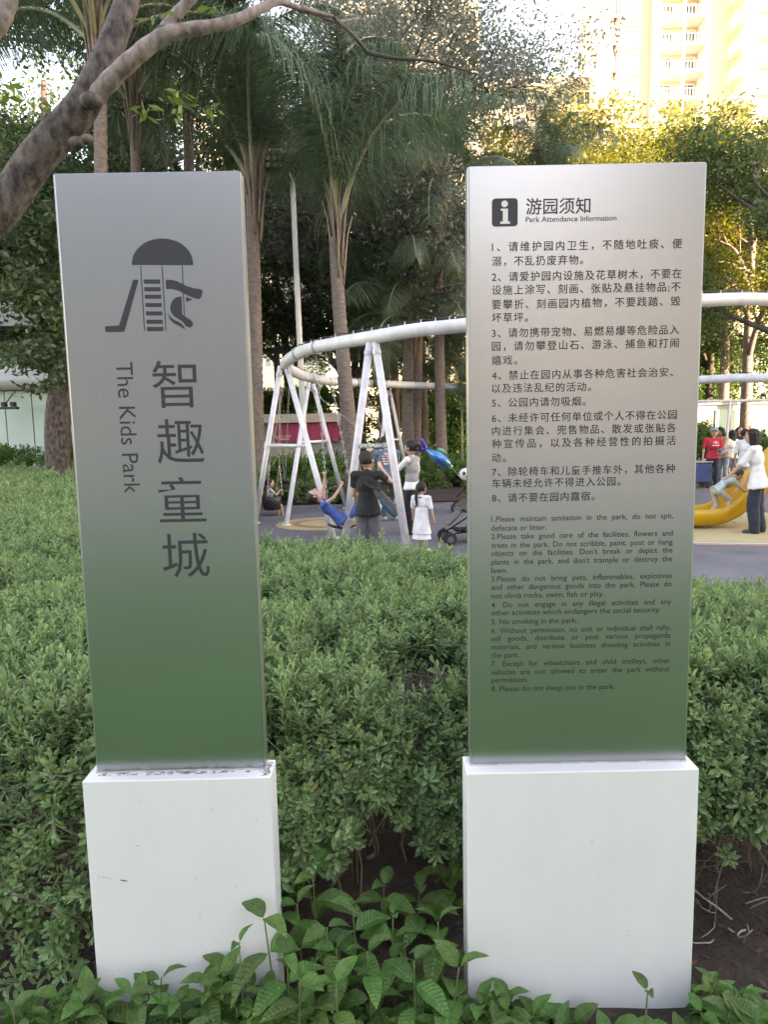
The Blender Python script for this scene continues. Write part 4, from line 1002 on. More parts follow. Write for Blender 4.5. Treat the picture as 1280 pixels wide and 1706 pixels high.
def settle(c):    # slide the hollow along its sight line down to the hedge surface
    for _ in range(30):
        zt = float(h_top(np.array([c.x]), np.array([c.y]))[0]) - .0
        if c.z > zt + .01 : c = Vector((0, 0, CAM_H)) + (c - Vector((0, 0, CAM_H))) * 1.015
        elif c.z < zt - .01 and c.y > 2.45: c = Vector((0, 0, CAM_H)) + (c - Vector((0, 0, CAM_H))) * .99
    return c
H_holes = [(settle(c), r_) for c, r_ in H_holes]
def hole_mask(P):
    m_ = np.ones(len(P), bool)
    for c, r_ in H_holes: m_ &= np.linalg.norm((P - np.array(c)) * np.array([1, .6, 1.25]), axis=1) > r_ * rs.uniform(.8, 1.15, len(P))
    return m_
def hedge(label, xr, top_sp, name='hedge'):
    x0, x1 = xr; t = thing(name, label, 'hedge', (0, 0, 0)); Ps = []; Ds = []; Sc = []
    # top surface, spacing grows with distance along the bed
    y = 1.9
    while y < 17:
        sp_ = .038 * max(1, (y - 1.0) / 2.6) ** .62; xa, xb = max(x0, -.62 * y - .25), min(x1, .60 * y + .25)
        if xb > xa:
            n = int((xb - xa) / sp_) + 1; xs = xa + (xb - xa) * (np.arange(n) + .5) / n
            for layer in range(3 if y < 3.6 else 2):
                xx = xs + rs.uniform(-.5, .5, n) * sp_; yy = y + rs.uniform(-.5, .5, n) * sp_
                zz = h_top(xx, yy) - layer * .055 + rs.normal(size=n) * .016
                k = (yy < Yfar(xx) - .02) & (yy > y_front(xx) + .27 - layer * .05)
                P = np.stack([xx, yy, zz], 1)[k]; Ps.append(P)
                gx = (h_top(P[:, 0] + .06, P[:, 1]) - h_top(P[:, 0] - .06, P[:, 1])) / .12; gy = (h_top(P[:, 0], P[:, 1] + .06) - h_top(P[:, 0], P[:, 1] - .06)) / .12
                Ds.append(np.stack([-gx * .9, -gy * .9 - .12, np.ones(len(P))], 1) + rs.normal(size=(len(P), 3)) * .26); Sc.append(np.full(len(P), max(1, sp_ / .05)) * rs.uniform(.8, 1.2, len(P)))
        y += sp_
    # front face
    n = int((min(x1, 1.9) - max(x0, -1.9)) * .75 / .042 ** 2 * 2.7)
    xx = rs.uniform(max(x0, -1.9), min(x1, 1.9), n); s = rs.uniform(0, 1, n) ** .85
    zl = z_low(xx) + .05 * fnoise(xx, xx * 0, 12, 9); zt = h_top(xx, y_front(xx) + .3); zz = zl + (zt - zl) * s; yy = y_front(xx) + .34 * s ** 2.2 + .05 * fnoise(xx, zz, 8, 6) + np.abs(rs.normal(size=n)) * .05
    keep = rs.uniform(size=n) < np.clip(.35 + s * 2.2, 0, 1) * np.where((xx > .9) & (s < .35), .35, 1) * np.where((xx < -.8) & (s < .6), .5, 1) * np.where((xx > -.02) & (xx < .5) & (s < .35), .5, 1)
    P = np.stack([xx, yy, zz], 1)[keep]; s = s[keep]; Ps.append(P)
    Ds.append(np.stack([np.zeros(len(P)), -1.05 + .6 * s, .55 + .6 * s], 1) + rs.normal(size=(len(P), 3)) * .33); Sc.append(rs.uniform(.75, 1.2, len(P)))
    P = np.concatenate(Ps); D = np.concatenate(Ds); S_ = np.concatenate(Sc); k = hole_mask(P) & (P[:, 0] > x0) & (P[:, 0] < x1)
    # keep clear of the two plinths
    for cx, wd in ((-.5797, .2558), (.5329, .3198)): k &= ~((np.abs(P[:, 0] - cx) < wd + .03) & (P[:, 1] < 1.99))
    # gappy patches
    g_ = fnoise(P[:, 0], P[:, 1] + P[:, 2] * 1.3, 5.5, 31); k &= ~((g_ > .85) & (rs.uniform(size=len(P)) < .55))
    P, D, S_ = P[k], D[k], S_[k]; n = len(P); S_ = S_ * np.where(rs.uniform(size=n) < .08, 1.35, 1.0)
    o = scatter('foliage', P, lean(D), S_, rs.randint(0, 8, n), SG, t); o['kind'] = 'stuff'; 
    return t, P
HL, PL = hedge('clipped grey-green hedge left of the name sign, running far back', (-14, -.58), .04)
HM, PM = hedge('clipped grey-green hedge between the two signs with a bare twiggy hollow', (-.58, .53), .04)
HR, PR = hedge('clipped grey-green hedge right of the notice board, sparse at its foot', (.53, 6), .04)
# woody stems
def stems(parent, x0, x1, n, seed, y0=2.15, m=M_twig):
    r = random.Random(seed); b = MB()
    for i in range(n):
        x = r.uniform(x0, x1); y = float(y_front(x)) + r.uniform(.05, .9); z = 0; p = Vector((x, y, 0)); d = Vector((r.uniform(-.4, .4), r.uniform(-.7, .2), 1)).normalized(); pts = [p]; 
        q = r.uniform(.1, .16)
        for k in range(6): d = (d + Vector((r.uniform(-.35, .35), r.uniform(-.35, .25), r.uniform(-.15, .3)))).normalized(); p = p + d * q; pts.append(p)
        pts = [v for v in pts if v.z < .78 and not (v.y < 1.97 and (abs(v.x + .58) < .31 or abs(v.x - .533) < .37))]
        if len(pts) > 2: b.tube(pts, list(np.linspace(r.uniform(.0022, .005), .0012, len(pts))), 5, cap=False)
    o = part('stems', b, m, parent, True); o['kind'] = 'stuff'
stems(HL, -2.0, -.85, 70, 1); stems(HM, -.45, .45, 40, 2); stems(HR, .86, 2.2, 60, 3)
def tangle(parent, c, rad, n, seed, L=.2, m=M_twig, thick=.0016, up=(0, 0, 1)):
    r = random.Random(seed); b = MB(); c = Vector(c)
    for i in range(n):
        p = c + Vector((r.gauss(0, rad[0]), abs(r.gauss(0, rad[1])), r.gauss(0, rad[2]))); d = (Vector(up) + Vector((r.uniform(-.8, .8), r.uniform(-.8, .3), r.uniform(-.5, .5)))).normalized(); pts = [p]
        for k in range(5): d = (d + Vector((r.uniform(-.4, .4), r.uniform(-.4, .2), r.uniform(-.35, .35)))).normalized(); p = p + d * L / 5; pts.append(p)
        b.tube(pts, list(np.linspace(thick * r.uniform(.7, 1.6), thick * .5, 6)), 4, cap=False)
    o = part('dry_twigs', b, m, parent); o['kind'] = 'stuff'
tangle(HM, H_holes[3][0] + Vector((.03, .05, -.12)), (.10, .05, .03), 200, 5, .19, mat('pale dry twig', (.27, .20, .165), .9, rand=.2, var=.3, vscale=40))
tangle(HM, at(650, 1260, 2.42), (.12, .06, .06), 40, 6, .2)
tangle(HR, at(1215, 1570, 2.18), (.16, .08, .05), 60, 7, .26, mat('grey dry twig', (.26, .24, .23), .9, var=.3, vscale=40), .0022, (-.3, -.1, .1))
tangle(HR, at(1230, 1400, 2.2), (.14, .06, .1), 70, 8, .2)
tangle(HL, at(60, 1400, 2.0), (.13, .06, .12), 60, 9, .2)
# the larger crooked stem between the signs, and fallen branches
b = MB()
for P_, ra in (([on_ground(612, 1440) + Vector((0, 0, .02)), at(628, 1420, 2.5), at(621, 1380, 2.42), at(618, 1330, 2.35), at(612, 1270, 2.36)], .011), ([at(520, 1360, 2.42), at(570, 1372, 2.38), at(616, 1384, 2.4)], .007), ([at(690, 1400, 2.5), at(720, 1370, 2.5), at(765, 1345, 2.5)], .008), ([at(620, 1300, 2.36), at(650, 1335, 2.36), at(680, 1350, 2.36)], .005)):
    q = spline(P_, 5); b.tube(q, list(np.linspace(ra, ra * .6, len(q))), 7)
part('stems', b, mat('brown woody stem', (.13, .095, .075), .9, var=.3, vscale=30, bump=.6), HM, True)
b = MB(); r = random.Random(12)
for i in range(14):
    c = at(r.uniform(1165, 1275), r.uniform(1530, 1620), 2.1); d = Vector((r.uniform(-1, 1), r.uniform(-.5, .5), r.uniform(-.2, .3))).normalized(); pts = [c]
    for k in range(5): d = (d + Vector((r.uniform(-.4, .4), r.uniform(-.3, .3), r.uniform(-.3, .25)))).normalized(); c = c + d * .05; pts.append(c)
    b.tube(pts, list(np.linspace(.0035, .0015, 6)), 5)
part('stems', b, mat('pale bare twig', (.34, .32, .30), .9, var=.25, vscale=30), HR, True)['kind'] = 'stuff'
# litter of dead leaves on the soil
Q = []; n = 3400; xx = rs.uniform(-1.7, 2.0, n); yy = rs.uniform(1.4, 3.6, n); c = np.stack([xx, yy, .028 + .014 * fnoise(xx, yy, 9, 1) + rs.uniform(.002, .02, n)], 1)
kk = ~((np.abs(xx + .58) < .28) & (np.abs(yy - 1.84) < .08)) & ~((np.abs(xx - .533) < .34) & (np.abs(yy - 1.85) < .08)); c = c[kk]
ax = rs.normal(size=(len(c), 3)); ax[:, 2] *= .25; ax /= np.linalg.norm(ax, axis=1, keepdims=True); up = np.array([0, 0, 1.]) + rs.normal(size=(len(c), 3)) * .45; sd = np.cross(ax, up); sd /= np.linalg.norm(sd, axis=1, keepdims=True)
L = rs.uniform(.01, .038, len(c))[:, None]; V = np.stack([c, c + ax * L * .5 + sd * L * .2, c + ax * L, c + ax * L * .5 - sd * L * .2], 1)
o = link('leaf_litter', quads_mesh('leaf_litter', V, M_litter)); tag(o, 'scatter of brown dead leaves on the dark soil between the signs', 'leaf litter', kind='stuff')
n = 260; c = np.stack([rs.uniform(-6, 8, n), rs.uniform(8, 17, n), np.full(n, .016)], 1); c[:140, 1] = 15.3 - np.abs(rs.normal(size=140)) * .5; ax = rs.normal(size=(n, 3)); ax[:, 2] = .1; ax /= np.linalg.norm(ax, axis=1, keepdims=True); sd = np.cross(ax, np.array([0, 0, 1.])); L = rs.uniform(.04, .10, n)[:, None]
tag(link('fallen_leaves', quads_mesh('fallen_leaves', np.stack([c, c + ax * L * .5 + sd * L * .25, c + ax * L, c + ax * L * .5 - sd * L * .25], 1), M_litter)), 'dry leaves strewn over the grey play area paving', 'fallen leaves', kind='stuff')
o = link('fallen_leaf', MB().mesh('x', M_litter)); bpy.data.objects.remove(o)
b = MB(); c = at(556, 1344, 2.5); leaf6(b, c, Vector((.7, 0, .5)).normalized(), Vector((-.3, .2, .8)).normalized(), Vector((0, -1, 0)), .05, .045)
tag(link('fallen_leaf', b.mesh('fallen_leaf', mat('pinkish dead leaf', (.36, .19, .14), .8))), 'single curled pinkish dead leaf in the dark gap under the hedge', 'leaf')

# ================================================================== BROAD-LEAVED PLANTS AT THE FOOT
def broad_leaf(seed, W=.46, waves=9):
    r = random.Random(seed); b = MB(); nu, nv = 12, 7; vs = []
    for i in range(nu + 1):
        u = i / nu; hw = W * .5 * (math.sin(math.pi * u ** .82) ** .8) if 0 < u < 1 else .0
        for j in range(nv):
            v = j / (nv - 1) * 2 - 1
            bend = -.32 * u * u + .05 * math.sin(u * 3); crease = .10 * abs(v) * hw * 2 / W; vein = .010 * math.sin((u - abs(v) * hw * .9) * waves * 6.28) * (1 - abs(v) ** 4)
            rip = .014 * math.sin(u * 17 + seed + (v > 0)) * abs(v) ** 3
            vs.append((u, v * hw, bend + crease + vein * 1.9 + rip))
    fs = [(i * nv + j, (i + 1) * nv + j, (i + 1) * nv + j + 1, i * nv + j + 1) for i in range(nu) for j in range(nv - 1)]
    b.add(vs, fs); return b.mesh('leaf', M_gplant, True)
BL = [broad_leaf(1, .50), broad_leaf(2, .44), broad_leaf(3, .56)]
def leaf_obj(t, p, az, el, L, k, roll=0):
    o = link('leaf', BL[k % 3], t); o.matrix_local = Matrix.Translation(p) @ Matrix.Rotation(az, 4, 'Z') @ Matrix.Rotation(-el, 4, 'Y') @ Matrix.Rotation(roll, 4, 'X') @ Matrix.Scale(L, 4); return o
def plant(label, base, height, lean_=(0, 0), n=5, L=.085, seed=0, group='broad-leaved plants at the foot of the signs', tip=True, droop=0.0):
    """upright stem with opposite pairs of large leaves, the top pairs as a rosette"""
    r = random.Random(seed * 7 + 3); base = Vector(base); t = thing('leafy_plant', label, 'plant', base, group=group)
    pts = [Vector((0, 0, -.02)), Vector((lean_[0] * .3 + r.uniform(-.01, .01), lean_[1] * .3, height * .4)), Vector((lean_[0], lean_[1], height))]; sp_ = spline(pts, 5)
    b = MB(); b.tube(sp_, list(np.linspace(.0035, .002, len(sp_))), 6); part('stem', b, M_gstem, t, True)
    a0 = r.uniform(0, 3.1)
    for i in range(n):
        f = 1 - i / n * .75; p = sp_[int(f * (len(sp_) - 1))]; sz = L * (.62 if i == 0 and tip else 1.0) * r.uniform(.85, 1.2)
        for q in (0, 1):
            az = a0 + i * 1.45 + q * math.pi + r.uniform(-.35, .35); el = R((34 if i == 0 else 10 - 20 * i / n) + r.uniform(-16, 16)) - droop
            leaf_obj(t, p + Vector((math.cos(az), math.sin(az), 0)) * .004, az, el, sz, r.randint(0, 2), r.uniform(-.35, .35))
    return t
def P_(px, py, Y, h):    # foot point below a head position
    p = at(px, py, Y); return Vector((p.x, Y, 0)), p.z
def bigplant(label, px, py, Y, n, L, seed, lean_=(0, 0), **k):
    f, h = P_(px, py, Y, 0); f = f - Vector((lean_[0], lean_[1], 0)); return plant(label, f, h, lean_, n, L, seed, **k)
bigplant('dark green plant with its rosette against the right side of the left plinth', 522, 1460, 2.02, 4, .137, 1)
bigplant('plant drooping over the right bottom corner of the left white plinth', 440, 1530, 1.70, 4, .130, 2, (-.03, 0), droop=.5)
bigplant('tallest light green plant in the middle of the gap between the plinths', 588, 1510, 1.86, 4, .114, 3)
bigplant('plant with hanging bright leaves just right of the left plinth corner', 545, 1545, 1.78, 4, .114, 4, droop=.45)
bigplant('small slim plant standing alone before the left plinth', 398, 1570, 1.66, 3, .072, 5)
bigplant('mid green plant in the middle of the gap below the bare soil', 655, 1525, 1.85, 4, .098, 6)
bigplant('plant with pointed leaves left of the right plinth base', 730, 1535, 1.84, 4, .104, 7, (.01, 0))
bigplant('plant whose round leaf overlaps the left edge of the right plinth', 765, 1612, 1.70, 3, .117, 8, (.02, 0))
bigplant('dark plant under the soil slope close to the right plinth', 700, 1480, 2.12, 4, .143, 9)
bigplant('dark plant in the shade against the left side of the right plinth', 755, 1440, 2.22, 4, .130, 10)
bigplant('sparse plant standing before the lower middle of the right plinth', 1080, 1650, 1.66, 2, .078, 11)
bigplant('dark plant at the lower right corner beside the right plinth', 1172, 1650, 1.85, 3, .111, 12)
bigplant('plant with long pointed leaves at the lower right picture corner', 1245, 1665, 1.75, 3, .117, 13)
bigplant('low bushy plant in the middle foreground with large bright leaves', 560, 1640, 1.60, 4, .111, 14)
bigplant('low bushy plant beside the largest foreground leaves', 500, 1630, 1.62, 4, .111, 15)
bigplant('dark low plant at the very bottom left edge', 20, 1680, 1.66, 4, .111, 16)
for i_, (px, py, Y, L_, lb) in enumerate(((612, 1585, 1.72, .10, 'bright plant low in the gap under the hanging leaves'), (690, 1600, 1.70, .10, 'bright plant low in the gap near the right plinth'), (478, 1590, 1.66, .10, 'leafy plant hiding the lower right corner of the left plinth'),
        (640, 1475, 2.10, .11, 'shaded plant in the gap just below the crooked stem'), (495, 1505, 1.90, .12, 'shaded plant leaning on the right side of the left plinth'), (722, 1585, 1.80, .11, 'shaded plant low beside the left side of the right plinth'), (560, 1580, 1.78, .11, 'plant with wide leaves in the middle of the gap low down'))):
    bigplant(lb, px, py, Y, 4, L_, 40 + i_, droop=.1 * (i_ % 3))
# fresh seedling in the hollow of the hedge
t = thing('leafy_plant', 'fresh yellow-green climber poking through the hollow in the hedge', 'plant', at(585, 1400, 2.36), group='broad-leaved plants at the foot of the signs')
b = MB(); b.tube([(0, 0, -.2), (.005, 0, .12), (0, .02, .42)], [.003, .0025, .0015], 6); part('stem', b, M_gstem, t, True); r = random.Random(5)
for i, (px, py) in enumerate(((585, 1225), (575, 1255), (600, 1262), (560, 1285), (605, 1290), (590, 1310), (575, 1320), (610, 1330), (640, 1320), (655, 1300))):
    p = at(px, py, 2.33) - t.location; leaf_obj(t, p, R(-90 + r.uniform(-90, 90)), R(r.uniform(-10, 50)), r.uniform(.035, .06), i, r.uniform(-.4, .4))
# the low carpet in front of the plinths
r = random.Random(77); k = 0
for i in range(290):
    Y = r.uniform(1.36, 1.75); x = r.uniform(-1.0, 1.1); top = .085 + .055 * float(fnoise(np.array([x]), np.array([Y]), 5, 3)[0])
    if .38 < x < .66 and Y > 1.5: top *= .8
    if -.9 < x < -.2: top += .045 * (1.73 - Y < .1) + .02
    top = max(.04, top + r.uniform(-.02, .03))
    if Y > 1.76 and (abs(x + .58) < .3 or abs(x - .53) < .36): continue
    where = ('before the left white plinth' if x < -.3 else 'in front of the gap between the two plinths' if x < .22 else 'before the right white plinth' if x < .87 else 'at the lower right of the right plinth')
    plant('low broad-leaved plant of the green carpet ' + where, (x, Y, .02), top, (r.uniform(-.02, .02), r.uniform(-.03, .01)), r.choice([2, 3, 3, 4]), r.uniform(.08, .125), 100 + i, group='low broad-leaved plants ' + where)

# ================================================================== FAR PLANTING
SH = scatter_group('shrub_scatter', coll('shrub_sprigs', [(lambda me: (me.materials.clear(), me.materials.append(M_shrub), me.materials.append(M_hedge_stem), me.materials.append(M_shrub), me.materials.append(M_shrub), me)[-1])(sprig_mesh(40 + s, 12, .10, .06, .017)) for s in range(4)]))
VG = scatter_group('varieg_scatter', coll('varieg_sprigs', [(lambda me: (me.materials.clear(), me.materials.append(M_varieg), me.materials.append(M_hedge_stem), me.materials.append(M_hy), me.materials.append(M_hy), me)[-1])(sprig_mesh(60 + s, 10, .10, .07, .022)) for s in range(4)]))
def shrub(label, cx, cy, rx, ry, h, grp, sp_=.11, sc=1.7, cat='shrub'):
    t = thing('shrub', label, cat, (cx, cy, 0)); n = int((rx * ry * 4 + (rx + ry) * 4 * h) / sp_ ** 2 * 1.2)
    d = rs.normal(size=(n, 3)); d[:, 2] = np.abs(d[:, 2]); d /= np.linalg.norm(d, axis=1, keepdims=True)
    d2 = np.sign(d) * np.abs(d) ** .6; q = 1 + .10 * fnoise(d2[:, 0] * 3 + cx, d2[:, 1] * 3 + d2[:, 2] * 2, 2, 5)
    P = d2 * np.array([rx, ry, h]) * (q * rs.uniform(.82, 1, n))[:, None]; P[:, 2] = np.maximum(P[:, 2], .05)
    o = scatter('foliage', P, lean(d + rs.normal(size=d.shape) * .35 + np.array([0, 0, .4])), rs.uniform(.8, 1.25, n) * sc, rs.randint(0, 4, n), grp, t); o['kind'] = 'stuff'; return t
def gx(px, Y): return at(px, 760, Y).x
shrub('rounded clipped green shrub between the swing chains', gx(505, 17.2), 17.2, 1.15, .7, .88, SH)
shrub('smaller green shrub left of the swinging toddler', gx(440, 17.8), 17.8, .7, .6, .85, SH)
shrub('low variegated shrub row along the path behind the swings', gx(470, 16.2), 16.2, 1.7, .45, .42, VG, .1, 1.4)
shrub('low variegated shrub behind the foot of the middle palm', gx(590, 16.0), 16.0, .8, .45, .45, VG, .1, 1.4)
shrub('bright clipped low shrub beneath the blue balloon', gx(735, 19.3), 19.3, 1.15, .7, .62, SH)
shrub('dense dark shrub belt closing the view behind the palm trunks', gx(600, 27), 29.5, 7.5, 1.2, 3.2, SH, .20, 3.4, 'shrub belt')
shrub('dense green shrub belt behind the notice board', gx(960, 31), 31, 5.5, 1.2, 4.0, SH, .22, 3.4, 'shrub belt')
shrub('dark clipped hedge below the frosted glass panels', -10.5, 21.5, 4.4, .8, 1.15, SH, .16, 2.2, 'hedge')
shrub('dense green shrub belt behind the wall at the right', gx(1250, 31), 31, 6.5, 1.2, 5.0, SH, .22, 3.4, 'shrub belt')
shrub('green shrub mass left of the red-shirted woman', gx(1150, 22), 22, 1.0, .8, 1.5, SH, .14, 2)
shrub('green shrub behind the standing boy in white', gx(1262, 21), 21, 1.0, .8, 1.2, SH, .14, 2)
def strap_mesh(seed, n=34, L=1.0, m=M_strap):
    r = random.Random(seed); Q = []
    for i in range(n):
        a = r.uniform(0, 6.28); el = r.uniform(.7, 1.45); d = Vector((math.cos(a) * math.cos(el), math.sin(a) * math.cos(el), math.sin(el))); sd = Vector((-math.sin(a), math.cos(a), 0)); l = L * r.uniform(.6, 1.1); p = Vector((math.cos(a), math.sin(a), 0)) * .05; w_ = .03 * L
        for k in range(5):
            q = p + d * l / 5; w1 = w_ * (1 - ((k + 1) / 5) ** 2 * .95); w0 = w_ * (1 - (k / 5) ** 2 * .95)
            Q.append([p - sd * w0, p + sd * w0, q + sd * w1, q - sd * w1]); p = q; d = (d + Vector((math.cos(a) * .12, math.sin(a) * .12, -.30))).normalized()
    return quads_mesh('strap_leaves', np.array([[list(v) for v in q] for q in Q]), m)
ST = [strap_mesh(i, 38) for i in range(3)]; M_cord = mat('red cordyline leaf', (.22, .04, .03), .5, trans=.3, var=.3); SC_ = strap_mesh(8, 30, 1.0, M_cord); M_dlf = mat('deep strap leaf', (.05, .12, .06), .45, trans=.25, var=.2); SD_ = strap_mesh(9, 34, 1.0, M_dlf)
r = random.Random(31)
def strap(px, Y, s, me, label, grp='strap-leaved plants in the far bed'):
    o = link('strap_plant', me, None, (gx(px, Y), Y, .05), (0, 0, r.uniform(0, 6)), s); tag(o, label, 'plant', grp)
for i in range(26):
    px = 430 + i * 7.2 + r.uniform(-4, 4)
    strap(px, r.uniform(18.2, 21), r.uniform(1.1, 1.6), ST[i % 3], 'arching strap-leaved plant in the bed behind the white swing legs')
for i in range(16):
    strap(630 + i * 11 + r.uniform(-5, 5), r.uniform(21, 24), r.uniform(1.2, 1.7), ST[i % 3] if i % 4 else SD_, 'tall strap-leaved plant in the bed behind the phone-holding woman and balloon', 'strap-leaved plants behind the balloon')
for i, px in enumerate((535, 548, 560, 598, 560)): strap(px, 17.4 + .3 * (i % 3), 1.15, SD_, 'dark strap-leaved plant beside the middle palm foot', 'dark strap-leaved plants by the middle palm')
for i, px in enumerate((1222, 1232, 1258, 1270)): strap(px, 21.4, 1.5, SC_, 'red-leaved cordyline behind the children at the slide', 'red cordylines at the right')
for i in range(14): strap(-30 + i * 12 + r.uniform(-5, 5), r.uniform(15.4, 17.2), r.uniform(.5, .9), ST[i % 3], 'ferny tuft at the far end of the left hedge by the dark trunk', 'ferny tufts at the far end of the left hedge')
# ================================================================== PEOPLE
TMP = bpy.data.scenes.new('tmp')
def remesh(mb, voxel, mats, name, smooth_it=3, dec=None, wrinkle=0, seed=0):
    me = bpy.data.meshes.new(name); me.from_pydata(mb.v, [], mb.f); me.update(); o = bpy.data.objects.new('tmp', me); TMP.collection.objects.link(o)
    md = o.modifiers.new('r', 'REMESH'); md.mode = 'VOXEL'; md.voxel_size = voxel; md.use_smooth_shade = True
    if smooth_it: s = o.modifiers.new('s', 'SMOOTH'); s.factor = .5; s.iterations = smooth_it
    if dec: d = o.modifiers.new('d', 'DECIMATE'); d.ratio = dec
    
    with bpy.context.temp_override(scene=TMP, view_layer=TMP.view_layers[0]):
        dg = bpy.context.evaluated_depsgraph_get(); dg.update()
        out_ = bpy.data.meshes.new_from_object(o.evaluated_get(dg))
    bpy.data.objects.remove(o); out_.name = name
    out_.materials.clear()
    for x in (mats if isinstance(mats, (list, tuple)) else [mats]): out_.materials.append(x)
    if wrinkle:
        n = len(out_.vertices); co = np.empty(n * 3, np.float32); no = np.empty(n * 3, np.float32); out_.vertices.foreach_get('co', co); out_.vertices.foreach_get('normal', no); co = co.reshape(-1, 3); no = no.reshape(-1, 3)
        w_ = fnoise(co[:, 0] * 1.0 + co[:, 1] * .7, co[:, 2] * .9, 26, seed) ; w_ = np.sign(w_) * np.abs(w_) ** .7
        out_.vertices.foreach_set('co', (co + no * (w_ * wrinkle)[:, None]).ravel())
    out_.polygons.foreach_set('use_smooth', [True] * len(out_.polygons)); out_.update(); return out_
M_skin = mat('skin', (.50, .30, .22), .5, var=.05, vscale=9); M_hair = mat('black hair', (.007, .006, .006), .6, bump=.6, bscale=70, stretch=(3, 3, .4)); M_hair2 = mat('brown hair', (.03, .02, .016), .5, bump=.5, bscale=60)
M_eye = mat('dark eye', (.02, .015, .015), .2); M_lip = mat('lip', (.34, .11, .10), .5)
def cloth(name, col, **k): return mat(name, col, .85, var=k.pop('var', .07), vscale=7, bump=.25, bscale=90, sheen=.05, **k)
def ik(a, b, l1, l2, pole):
    a = Vector(a); b = Vector(b); d = b - a; L = min(d.length, (l1 + l2) * .995); dn = d.normalized(); b = a + dn * L
    x = (l1 * l1 - l2 * l2 + L * L) / (2 * L); h_ = math.sqrt(max(0, l1 * l1 - x * x)); pl = Vector(pole); pl = (pl - dn * pl.dot(dn)); pl = pl.normalized() if pl.length > 1e-4 else Vector((0, 0, 1))
    return a + dn * x + pl * h_, b
def person(label, loc, yaw, h, hip=None, lean_=0.0, side=0.0, head_yaw=0.0, head_pitch=0.0, hands=((-.16, .03, .45), (.16, .03, .45)), feet=((-.06, 0, 0), (.06, .02, 0)), shirt=None, sleeve=.5, shirt_len=.0,
           legs=None, leg_len=1.0, wide=1.0, hair='short', hairm=None, shoes=None, skirt=None, child=0.0, knee=(0, 1, 0), elbow=(0, -1, -.3), flare=0.0, face=True, name='person', hat=None, collar=None, torso_dir=None, vest=None, group=None, cat='person', grip=.6):
    """local axes: +y ahead, +x to the person's right, all targets in body heights; hip = pelvis position"""
    t = thing(name, label, cat, loc, (0, 0, yaw)); hh = h; k = 1 + child * .38      # head scale of children
    V = lambda p: Vector(p) * hh
    HP = V(hip if hip is not None else (0, 0, .52)); up = Vector((side, math.sin(lean_), math.cos(lean_))).normalized() if torso_dir is None else Vector(torso_dir).normalized(); rt = Vector((1, 0, 0)); rt = (rt - up * rt.dot(up)).normalized(); fw = up.cross(rt)
    sh = .30 - .02 * child
    CH = HP + up * hh * .20; NK = HP + up * hh * sh; SHL = NK - rt * hh * .108 * wide - up * hh * .012; SHR = NK + rt * hh * .108 * wide - up * hh * .012
    hr = .066 * hh * k; HD = NK + up * (hh * .045 + hr * 1.05) + fw * hh * .012
    Mh = Matrix((rt, fw, up)).transposed() @ Matrix.Rotation(head_yaw, 3, 'Z') @ Matrix.Rotation(-head_pitch, 3, 'X')
    hx, hy, hz = Mh @ Vector((1, 0, 0)), Mh @ Vector((0, 1, 0)), Mh @ Vector((0, 0, 1))
    HL_ = HP - rt * hh * .05; HR_ = HP + rt * hh * .05
    arms = []; legs_ = []
    for s, S_, ht in ((-1, SHL, hands[0]), (1, SHR, hands[1])):
        tgt = V(ht); pl = Vector(elbow) + Vector((s * .5, 0, 0)); e, w_ = ik(S_, tgt, .165 * hh, .145 * hh, pl); arms.append((S_, e, w_, s))
    for s, S_, ft in ((-1, HL_, feet[0]), (1, HR_, feet[1])):
        tgt = V(ft) + Vector((0, 0, .045 * hh)); e, w_ = ik(S_, tgt, .24 * hh, .235 * hh, Vector(knee) + Vector((s * .1, 0, 0))); legs_.append((S_, e, w_, s))
    # ---- body, one continuous surface
    b = MB(); Mt = Matrix((rt, fw, up)).transposed()
    b.ellipsoid(HP + up * hh * .01, (hh * .085 * wide, hh * .058, hh * .062), Mt); b.ellipsoid(HP + up * hh * .10, (hh * .070 * wide, hh * .048, hh * .09), Mt); b.ellipsoid(CH, (hh * .086 * wide, hh * .055, hh * .095), Mt)
    b.capsule(SHL, SHR, hh * .030, n=12); b.capsule(NK - up * hh * .02, HD - hz * hr * .4, hh * .030, hh * .026)
    b.ellipsoid(HD, (hr * .86, hr * 1.0, hr * 1.12), Mh, 16, 12); b.ellipsoid(HD - hz * hr * .5 + hy * hr * .28, (hr * .60, hr * .62, hr * .58), Mh)
    b.ellipsoid(HD + hy * hr * 1.0 - hz * hr * .12, (hr * .13, hr * .2, hr * .2), Mh)     # nose
    for s in (-1, 1): b.ellipsoid(HD + hx * s * hr * .88 - hz * hr * .08, (hr * .12, hr * .2, hr * .28), Mh)   # ears
    for S_, e, w_, s in arms:
        b.capsule(S_, e, hh * .029, hh * .022); b.capsule(e, w_, hh * .022, hh * .015)
        d = (w_ - e).normalized(); sx = d.cross(Vector((0, 0, 1))); sx = sx.normalized() if sx.length > .1 else Vector((1, 0, 0)); nrm = d.cross(sx)
        fr_ = hh * .0062 * (1 + .3 * child); pc = w_ + d * hh * .026; Mp = Matrix((sx, nrm, d)).transposed(); b.ellipsoid(pc, (hh * .021, hh * .011, hh * .03), Mp)
        for q in range(4):
            o0 = pc + sx * (q - 1.5) * hh * .0115 + d * hh * .02; L_ = hh * (.030, .035, .033, .026)[q]; d1 = (d - nrm * grip * .5).normalized(); m1 = o0 + d1 * L_ * .6; d2 = (d - nrm * grip * 2.0).normalized(); b.capsule(o0, m1, fr_); b.capsule(m1, m1 + d2 * L_ * .6, fr_, fr_ * .85)
        b.capsule(pc + sx * -s * hh * .014 - d * hh * .01, pc + sx * -s * hh * .03 + d * hh * .012 - nrm * hh * .008, fr_ * 1.15, fr_)
